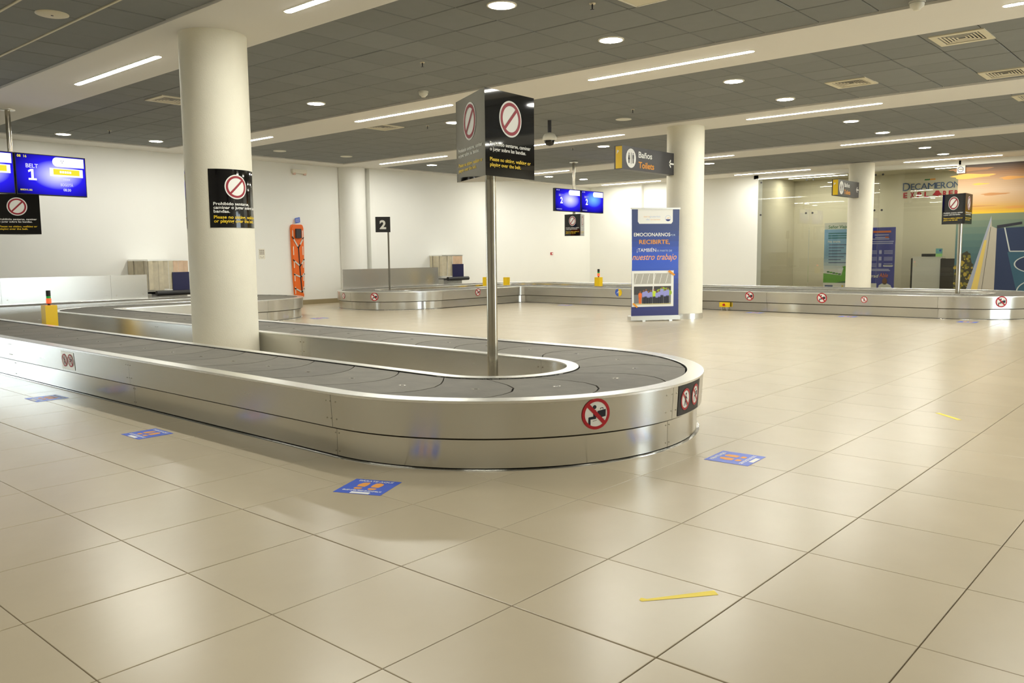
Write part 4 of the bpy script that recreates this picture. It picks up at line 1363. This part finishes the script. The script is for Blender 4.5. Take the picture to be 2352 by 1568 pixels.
mb.build('palm_emblem', t)

# mural to the right of the glass
t = thing('wall_mural', 'large printed mural of sunset, sea and blue court right of the shop glass', 'mural', (-2.9, YB, .1))
fr = Frame((-2.9, YB - .012, 0), (1, 0, 0), (0, 0, 1))
WM = 4.6
MB().prism(fr, [(0, .1), (WM, .1), (WM, 3.5), (0, 3.5)], -.01, 0, M_WHITE).build('backing', t)
mb = MB()
sky = [(2.2, (216, 178, 30)), (2.32, (194, 148, 58)), (2.5, (186, 152, 108)), (2.8, (184, 158, 130)), (3.05, (166, 136, 102)), (3.25, (140, 98, 58)), (3.4, (92, 68, 46)), (3.5, (58, 46, 38))]
sea = [(.1, (48, 78, 94)), (1.0, (54, 86, 90)), (1.6, (76, 102, 94)), (2.2, (116, 124, 98))]
def bands(st, z0, z1, n, nm):
    for k in range(n):
        q = z0 + (z1 - z0) * (k + .5) / n
        c = st[-1][1]
        for (q0, c0), (q1, c1) in zip(st, st[1:]):
            if q0 <= q <= q1: c = mixc(c0, c1, (q - q0) / (q1 - q0))
        mb.rect(fr, 0, z0 + (z1 - z0) * k / n, WM, z0 + (z1 - z0) * (k + 1) / n, mat('%s_%d' % (nm, k), c, .5), .001)
bands(sea, .1, 2.2, 12, 'sea_print'); bands(sky, 2.2, 3.5, 26, 'sky_print')
CL = mat('cloud_print', (196, 140, 66)); CD = mat('dark_cloud_print', (170, 120, 70)); CO = mat('orange_cloud_print', (220, 160, 70))
for a, z, ra, rz, M in ((.55, 2.98, .2, .025, CO), (.9, 2.7, .32, .032, CD), (1.5, 2.34, .4, .03, CL), (.35, 3.2, .5, .06, CO), (1.3, 3.1, .3, .04, CL), (.6, 2.4, .35, .012, CD), (2.4, 2.8, .5, .05, CD), (3.2, 3.1, .6, .06, CO), (.3, 3.38, .5, .05, mat('brown_cloud_print', (150, 104, 60)))):
    mb.poly(fr, [(a + ra * math.cos(q) * (1 + .15 * math.sin(5 * q)), z + rz * math.sin(q) * (1 + .3 * math.cos(3 * q))) for q in [2 * PI * i / 24 for i in range(24)]], M, .002)
mb.build('sea_and_sky_print', t)
mb = MB()
mb.poly(fr, [(0, .12), (.5, .12), (.46, .7), (.38, 1.1), (.3, 1.22), (.18, 1.15), (.06, .9), (0, .6)], mat('dark_leaf_print', (44, 42, 16)), .0015)
random.seed(3)
for k in range(120):
    a, z = random.uniform(.0, .52), random.uniform(.12, 1.25)
    if a > .36 and z > 1.0 - (a - .36) * 2: continue
    if z > 1.2 - abs(a - .3) * 1.2: continue
    M = (mat('dark_leaf_print', (52, 52, 18)), mat('olive_leaf_print', (104, 98, 26)), mat('gold_leaf_print', (140, 122, 36)))[k % 3]
    mb.disc(fr, a, z, random.uniform(.02, .05), M, .002 + .00002 * k, 8)
mb.build('tree_print', t)
mb = MB()
GY = mat('stone_grey_print', (164, 158, 142)); GY2 = mat('cool_grey_print', (142, 148, 160)); SD = mat('sand_print', (196, 172, 90))
mb.poly(fr, [(.30, .14), (.98, .14), (.98, 1.80), (.86, 1.86), (.84, 2.14)], GY, .006)
mb.poly(fr, [(.30, .14), (.42, .14), (.84, 2.0), (.84, 2.14)], GY2, .007)
mb.poly(fr, [(.42, .14), (.58, .14), (.76, 1.5), (.70, 1.5)], SD, .008)
mb.poly(fr, [(.68, .14), (.69, .14), (.84, 1.84), (.83, 1.84)], mat('groove_print', (70, 68, 60)), .009)
mb.build('stone_edge_print', t)
mb = MB()
DBL = mat('court_navy_print', (22, 40, 74)); TEAL = mat('court_teal_print', (36, 78, 96)); LNE = mat('court_line_print', (176, 182, 176))
mb.poly(fr, [(.98, .14), (WM, .14), (WM, 1.96), (.98, 1.80)], DBL, .006)
mb.poly(fr, [(.98, 1.80), (1.55, 1.9), (1.55, 1.96), (.98, 1.88)], M_INK, .0065)
mb.poly(fr, [(1.25, 1.18), (WM, 1.18), (WM, .14), (1.5, .14)], TEAL, .007)
mb.bar(fr, (1.16, 1.82), (1.3, 1.2), .03, LNE, .008); mb.bar(fr, (1.3, 1.2), (WM, 1.18), .028, LNE, .008)
def ell(a, z, ra, rz, wd, M, L):
    for i in range(48):
        q0, q1 = 2 * PI * i / 48, 2 * PI * (i + 1) / 48
        p = [(a + (ra + s_) * math.cos(q), z + (rz + s_ * .7) * math.sin(q)) for q, s_ in ((q0, 0), (q0, wd), (q1, wd), (q1, 0))]
        p = [(x_, max(.14, y_)) for x_, y_ in p]
        mb.poly(fr, p, M, L)
mb.disc(fr, 2.0, .87, .58, DBL, .0075, 36, ry=.24)
ell(2.0, .87, .56, .23, .03, LNE, .008); ell(2.0, .86, .24, .10, .025, LNE, .0085)
ell(2.1, .16, .58, .32, .03, LNE, .009)
mb.build('blue_court_print', t)
t = thing('fascia_logo', 'tiny square white and blue plaque at the upper left corner of the mural', 'plaque', (-2.82, YB - .03, 3.3))
fr = Frame((-2.93, YB - .04, 3.29), (1, 0, 0), (0, 0, 1))
MB().prism(fr, [(0, 0), (.2, 0), (.2, .2), (0, .2)], 0, .015, M_TRIMW).build('plate', t)
mb = MB().ring(fr, .09, .1, .06, .075, M_NAVY, .017, 20); mb.rect(fr, .05, .085, .17, .12, mat('grey_print', (150, 142, 130)), .018); mb.build('print', t)

# ================================================================== ceiling fittings
nth = ('nearest', 'second', 'third', 'fourth', 'fifth', 'sixth')
def light_strip(x0, x1, y, label):
    t = thing('light_strip', label, 'ceiling light', ((x0 + x1) / 2, y, ZC), 'linear lights in the ceiling bands')
    w = .075
    pts = [(x0, -w / 2), (x1, -w / 2)]
    fr = Frame((0, y, ZC), (1, 0, 0), (0, -1, 0))
    r = w / 2
    def capsule(r_):
        p = [(x0 + r_ * math.cos(q), r_ * math.sin(q)) for q in [PI / 2 + PI * i / 8 for i in range(9)]]
        return p + [(x1 + r_ * math.cos(q), r_ * math.sin(q)) for q in [-PI / 2 + PI * i / 8 for i in range(9)]]
    MB().prism(fr, capsule(r + .012), -.03, .004, M_TRIMW).build('housing', t)
    MB().poly(fr, capsule(r), M_LAMP, .006).build('diffuser', t)
side = ('far left', 'left', 'middle', 'right', 'far right')
rows = [(-2.2, [(-8.7, -6.4), (-3.7, -1.4), (1.2, 3.5)], 'added unseen row behind the viewer'),  # unseen row, added to brighten the floor near the camera
        (2.6, [(-8.72, -6.47), (-3.85, -1.6), (1.2, 3.5)], 'band at the near column'),
        (7.15, [(-13.6, -11.25), (-8.6, -6.3), (-3.63, -1.36), (1.24, 3.5), (6, 8.2)], 'second ceiling band'),
        (11.8, [(-13.54, -11.2), (-8.55, -6.24), (-3.61, -1.41), (1.2, 3.4), (6, 8.2)], 'band over the banner column'),
        (16.65, [(-13.6, -11.32), (-8.65, -6.35), (-3.74, -1.55), (1.1, 3.2), (6, 8)], 'band above the far carousel'),
        (21.5, [(-13.54, -11.32), (-8.67, -6.43), (-3.85, -1.64), (1, 3.2), (5.8, 8)], 'last band before the back wall')]
for y, xs, nm in rows:
    y = sy_(y); xs = [(sx_(a), sx_(b_)) for a, b_ in xs]
    for k, (a, b_) in enumerate(xs):
        light_strip(a, b_, y, 'lit strip light, %s from left in the %s' % (('first', 'second', 'third', 'fourth', 'fifth')[k], nm))
for k, (a, b_) in enumerate([(-8.3, -6.5), (-3.9, -2.6)]):
    light_strip(a, b_, 24.6, 'lit strip light inside the shop, ' + ('left' if k == 0 else 'right, above the lettering'))
def downlight(x, y, lit, label, r=.125):
    t = thing('downlight', label, 'ceiling light', (x, y, ZT), 'round ceiling downlights' if lit else 'unlit round ceiling discs')
    z = ZT
    MB().lathe((x, y, z), [(r + .022, .004), (r + .022, -.008), (r, -.012), (r, .004)], M_TRIMW, 28).build('trim_ring', t)
    fr = Frame((x, y, z - .008), (1, 0, 0), (0, -1, 0))
    MB().disc(fr, 0, 0, r, M_DOWN if lit else M_TRIMW, 0, 28).build('diffuser', t)
DL = [(-13.75, 4.3, 'above the left blue screens, nearer one'), (-13.5, 5.96, 'left of the large column, second one'), (-7.77, 5.71, 'right of the large column'),
      (-7.61, 8.5, 'just left of the near hanging sign face'), (-13.0, 13.05, 'far, above the number 2 sign'), (-2.3, 3.89, 'largest, at the top edge of the picture'),
      (-2.29, 5.67, 'second largest, right of the top centre'), (-2.34, 8.68, 'in the second bay, nearer of the right pair'), (-2.39, 10.5, 'in the second bay, farther of the right pair'),
      (-7.64, 13.14, 'left of the Baños sign on the banner column'), (-2.44, 13.47, 'in the third bay, nearer of the right pair'), (-2.51, 15.42, 'in the third bay, farther of the right pair'),
      (-12.98, 17.87, 'distant, left of the middle blue screens pole'), (-12.8, 19.39, 'distant, right of the middle blue screens pole'), (-7.73, 18.09, 'distant, right of the banner column'),
      (-2.61, 18.67, 'in the last bay at right, nearer of two'), (-2.66, 20.4, 'in the last bay at right, farther of two'),
      (3.0, 3.9, 'off to the right, front bay, nearer'), (3.0, 5.7, 'off to the right, front bay, farther'), (3.0, 8.6, 'off to the right, second bay, nearer'), (3.0, 10.4, 'off to the right, second bay, farther'),
      (3.0, 13.4, 'off to the right, third bay, nearer'), (3.0, 15.2, 'off to the right, third bay, farther')]
for x, y, nm in DL: downlight(sx_(x), sy_(y), True, 'lit round downlight ' + nm)
for x, y, nm in ((-13.18, 8.61, 'unlit round ceiling disc above the orange spine board, nearer'), (-13.0, 10.3, 'unlit round ceiling disc above the pier on the left wall'), (-5.26, 10.36, 'unlit round ceiling disc left of the banner column')):
    downlight(sx_(x), sy_(y), False, nm, .12)
t = thing('ceiling_speaker', 'round cream ceiling loudspeaker in the upper left corner of the picture', 'speaker', (sx_(-5.625), sy_(1.158), ZT))
MB().lathe((sx_(-5.625), sy_(1.158), ZT), [(.15, .004), (.15, -.006), (.125, -.014), (.001, -.016)], M_VENT, 32).build('grille', t)
MB().lathe((sx_(-5.625), sy_(1.158), ZT - .016), [(.001, -.003), (.012, -.003), (.014, .002)], M_CHAR, 10).build('centre_screw', t)
for x, y, nm in ((-5.91, 6.22, 'left of the hanging black sign'), (.617, 6.5, 'at the upper right edge of the picture')):
    x, y = sx_(x), sy_(y)
    t = thing('smoke_detector', 'white domed smoke detector ' + nm, 'smoke detector', (x, y, ZT))
    MB().lathe((x, y, ZT), [(.075, .004), (.075, -.02)], M_TRIMW, 24).build('base', t)
    MB().lathe((x, y, ZT - .02), [(.068, 0), (.062, -.03), (.035, -.05), (.03, -.062), (.001, -.064)], M_TRIMW, 24).build('dome', t)
x, y = sx_(-6.27), sy_(9.55)
t = thing('dome_camera', 'dome security camera hanging from the ceiling right of the near black sign', 'camera', (x, y, ZT))
MB().tube((x, y, ZT), (x, y, 3.40), .035, .035, M_CHAR, 14).build('drop_stem', t)
MB().lathe((x, y, 3.29), [(.04, .13), (.1, .10), (.125, .05), (.125, .0), (.11, -.01)], M_TRIMW, 28).build('housing', t)
MB().lathe((x, y, 3.285), [(.095, 0), (.09, -.04), (.06, -.085), (.001, -.1)], M_DOME, 24).build('smoked_dome', t)
for x, y, nm in ((-1.66, 4.45, 'near the top edge, right of the largest downlight'), (-4.58, 4.98, 'in the front bay above the near black sign'), (-12.74, 4.72, 'between the two left downlights'), (-8.22, 8.45, 'in the second bay, left of the near black sign'), (-4.6, 9.64, 'in the second bay, above the Baños sign'),
                 (-8.3, 12.9, 'in the third bay, left of the Baños sign')):
    x, y = sx_(x), sy_(y)
    t = thing('sprinkler', 'small chrome ceiling sprinkler ' + nm, 'sprinkler', (x, y, ZT), 'ceiling sprinklers')
    MB().lathe((x, y, ZT), [(.035, .003), (.03, -.006), (.012, -.012)], M_SCREW, 16).build('escutcheon', t)
    MB().tube((x, y, ZT - .01), (x, y, ZT - .055), .009, .006, M_CHAR, 8).build('frame', t)
    MB().lathe((x, y, ZT - .055), [(.001, .002), (.022, 0), (.022, -.003), (.001, -.003)], M_CHAR, 12).build('deflector', t)
def diffuser(x, y, w, label):
    t = thing('air_diffuser', label, 'air vent', (x, y, ZT), 'square air diffusers')
    fr = Frame((x, y, ZT - .004), (1, 0, 0), (0, -1, 0))
    h = w / 2; i_ = h - .07
    mb = MB()
    for a0, b0, a1, b1 in ((-h, -h, h, -i_), (-h, i_, h, h), (-h, -i_, -i_, i_), (i_, -i_, h, i_)):
        mb.prism(fr, [(a0, b0), (a1, b0), (a1, b1), (a0, b1)], -.01, .008, M_VENT)
    mb.build('frame', t)
    MB().rect(fr, -i_, -i_, i_, i_, M_BLACKM, -.004).build('dark_throat', t)
    # four sets of slanted blades, mitred on the diagonals
    for side_ in range(4):
        c_, s_ = math.cos(side_ * PI / 2), math.sin(side_ * PI / 2)
        for k in range(1, 6):
            d = i_ * (1 - k / 6.0)
            d0 = i_ * (1 - (k - .55) / 6.0)
            vs_ = []
            for dd, zz, hw_ in ((d0, .004, d0), (d, -.012 + .014, d)):
                for e in (-1, 1):
                    a, b_ = e * hw_, dd
                    vs_.append(fr(a * c_ - b_ * s_, a * s_ + b_ * c_, zz))
            MB().add(vs_, [(0, 1, 3, 2)], M_VENT).build('blade', t)
for x, y, nm in ((.585, 8.27, 'cream square air diffuser at the upper right, nearest'), (-1.2, 9.95, 'cream square air diffuser at right, second bay'), (.53, 10.75, 'cream square air diffuser at the right edge, second bay'),
                 (-9.05, 4.05, 'dark square air diffuser left of the large column'), (-8.9, 7.98, 'square air diffuser above and left of the near sign'), (.5, 13.0, 'square air diffuser at the right edge, third bay')):
    diffuser(sx_(x), sy_(y), .56, nm)
t = thing('access_panel', 'pale square ceiling access panel at the top edge of the picture', 'access panel', (-1.19, 4.64, ZT))
MB().box((-1.19, 4.64, ZT - .006), (.585, .585, .02), M_VENT).build('panel', t)
mb = MB()
for s_ in (-1, 1):
    mb.box((-1.19 + s_ * .285, 4.64, ZT - .012), (.02, .59, .014), M_TRIMW); mb.box((-1.19, 4.64 + s_ * .285, ZT - .012), (.59, .02, .014), M_TRIMW)
mb.build('frame', t)
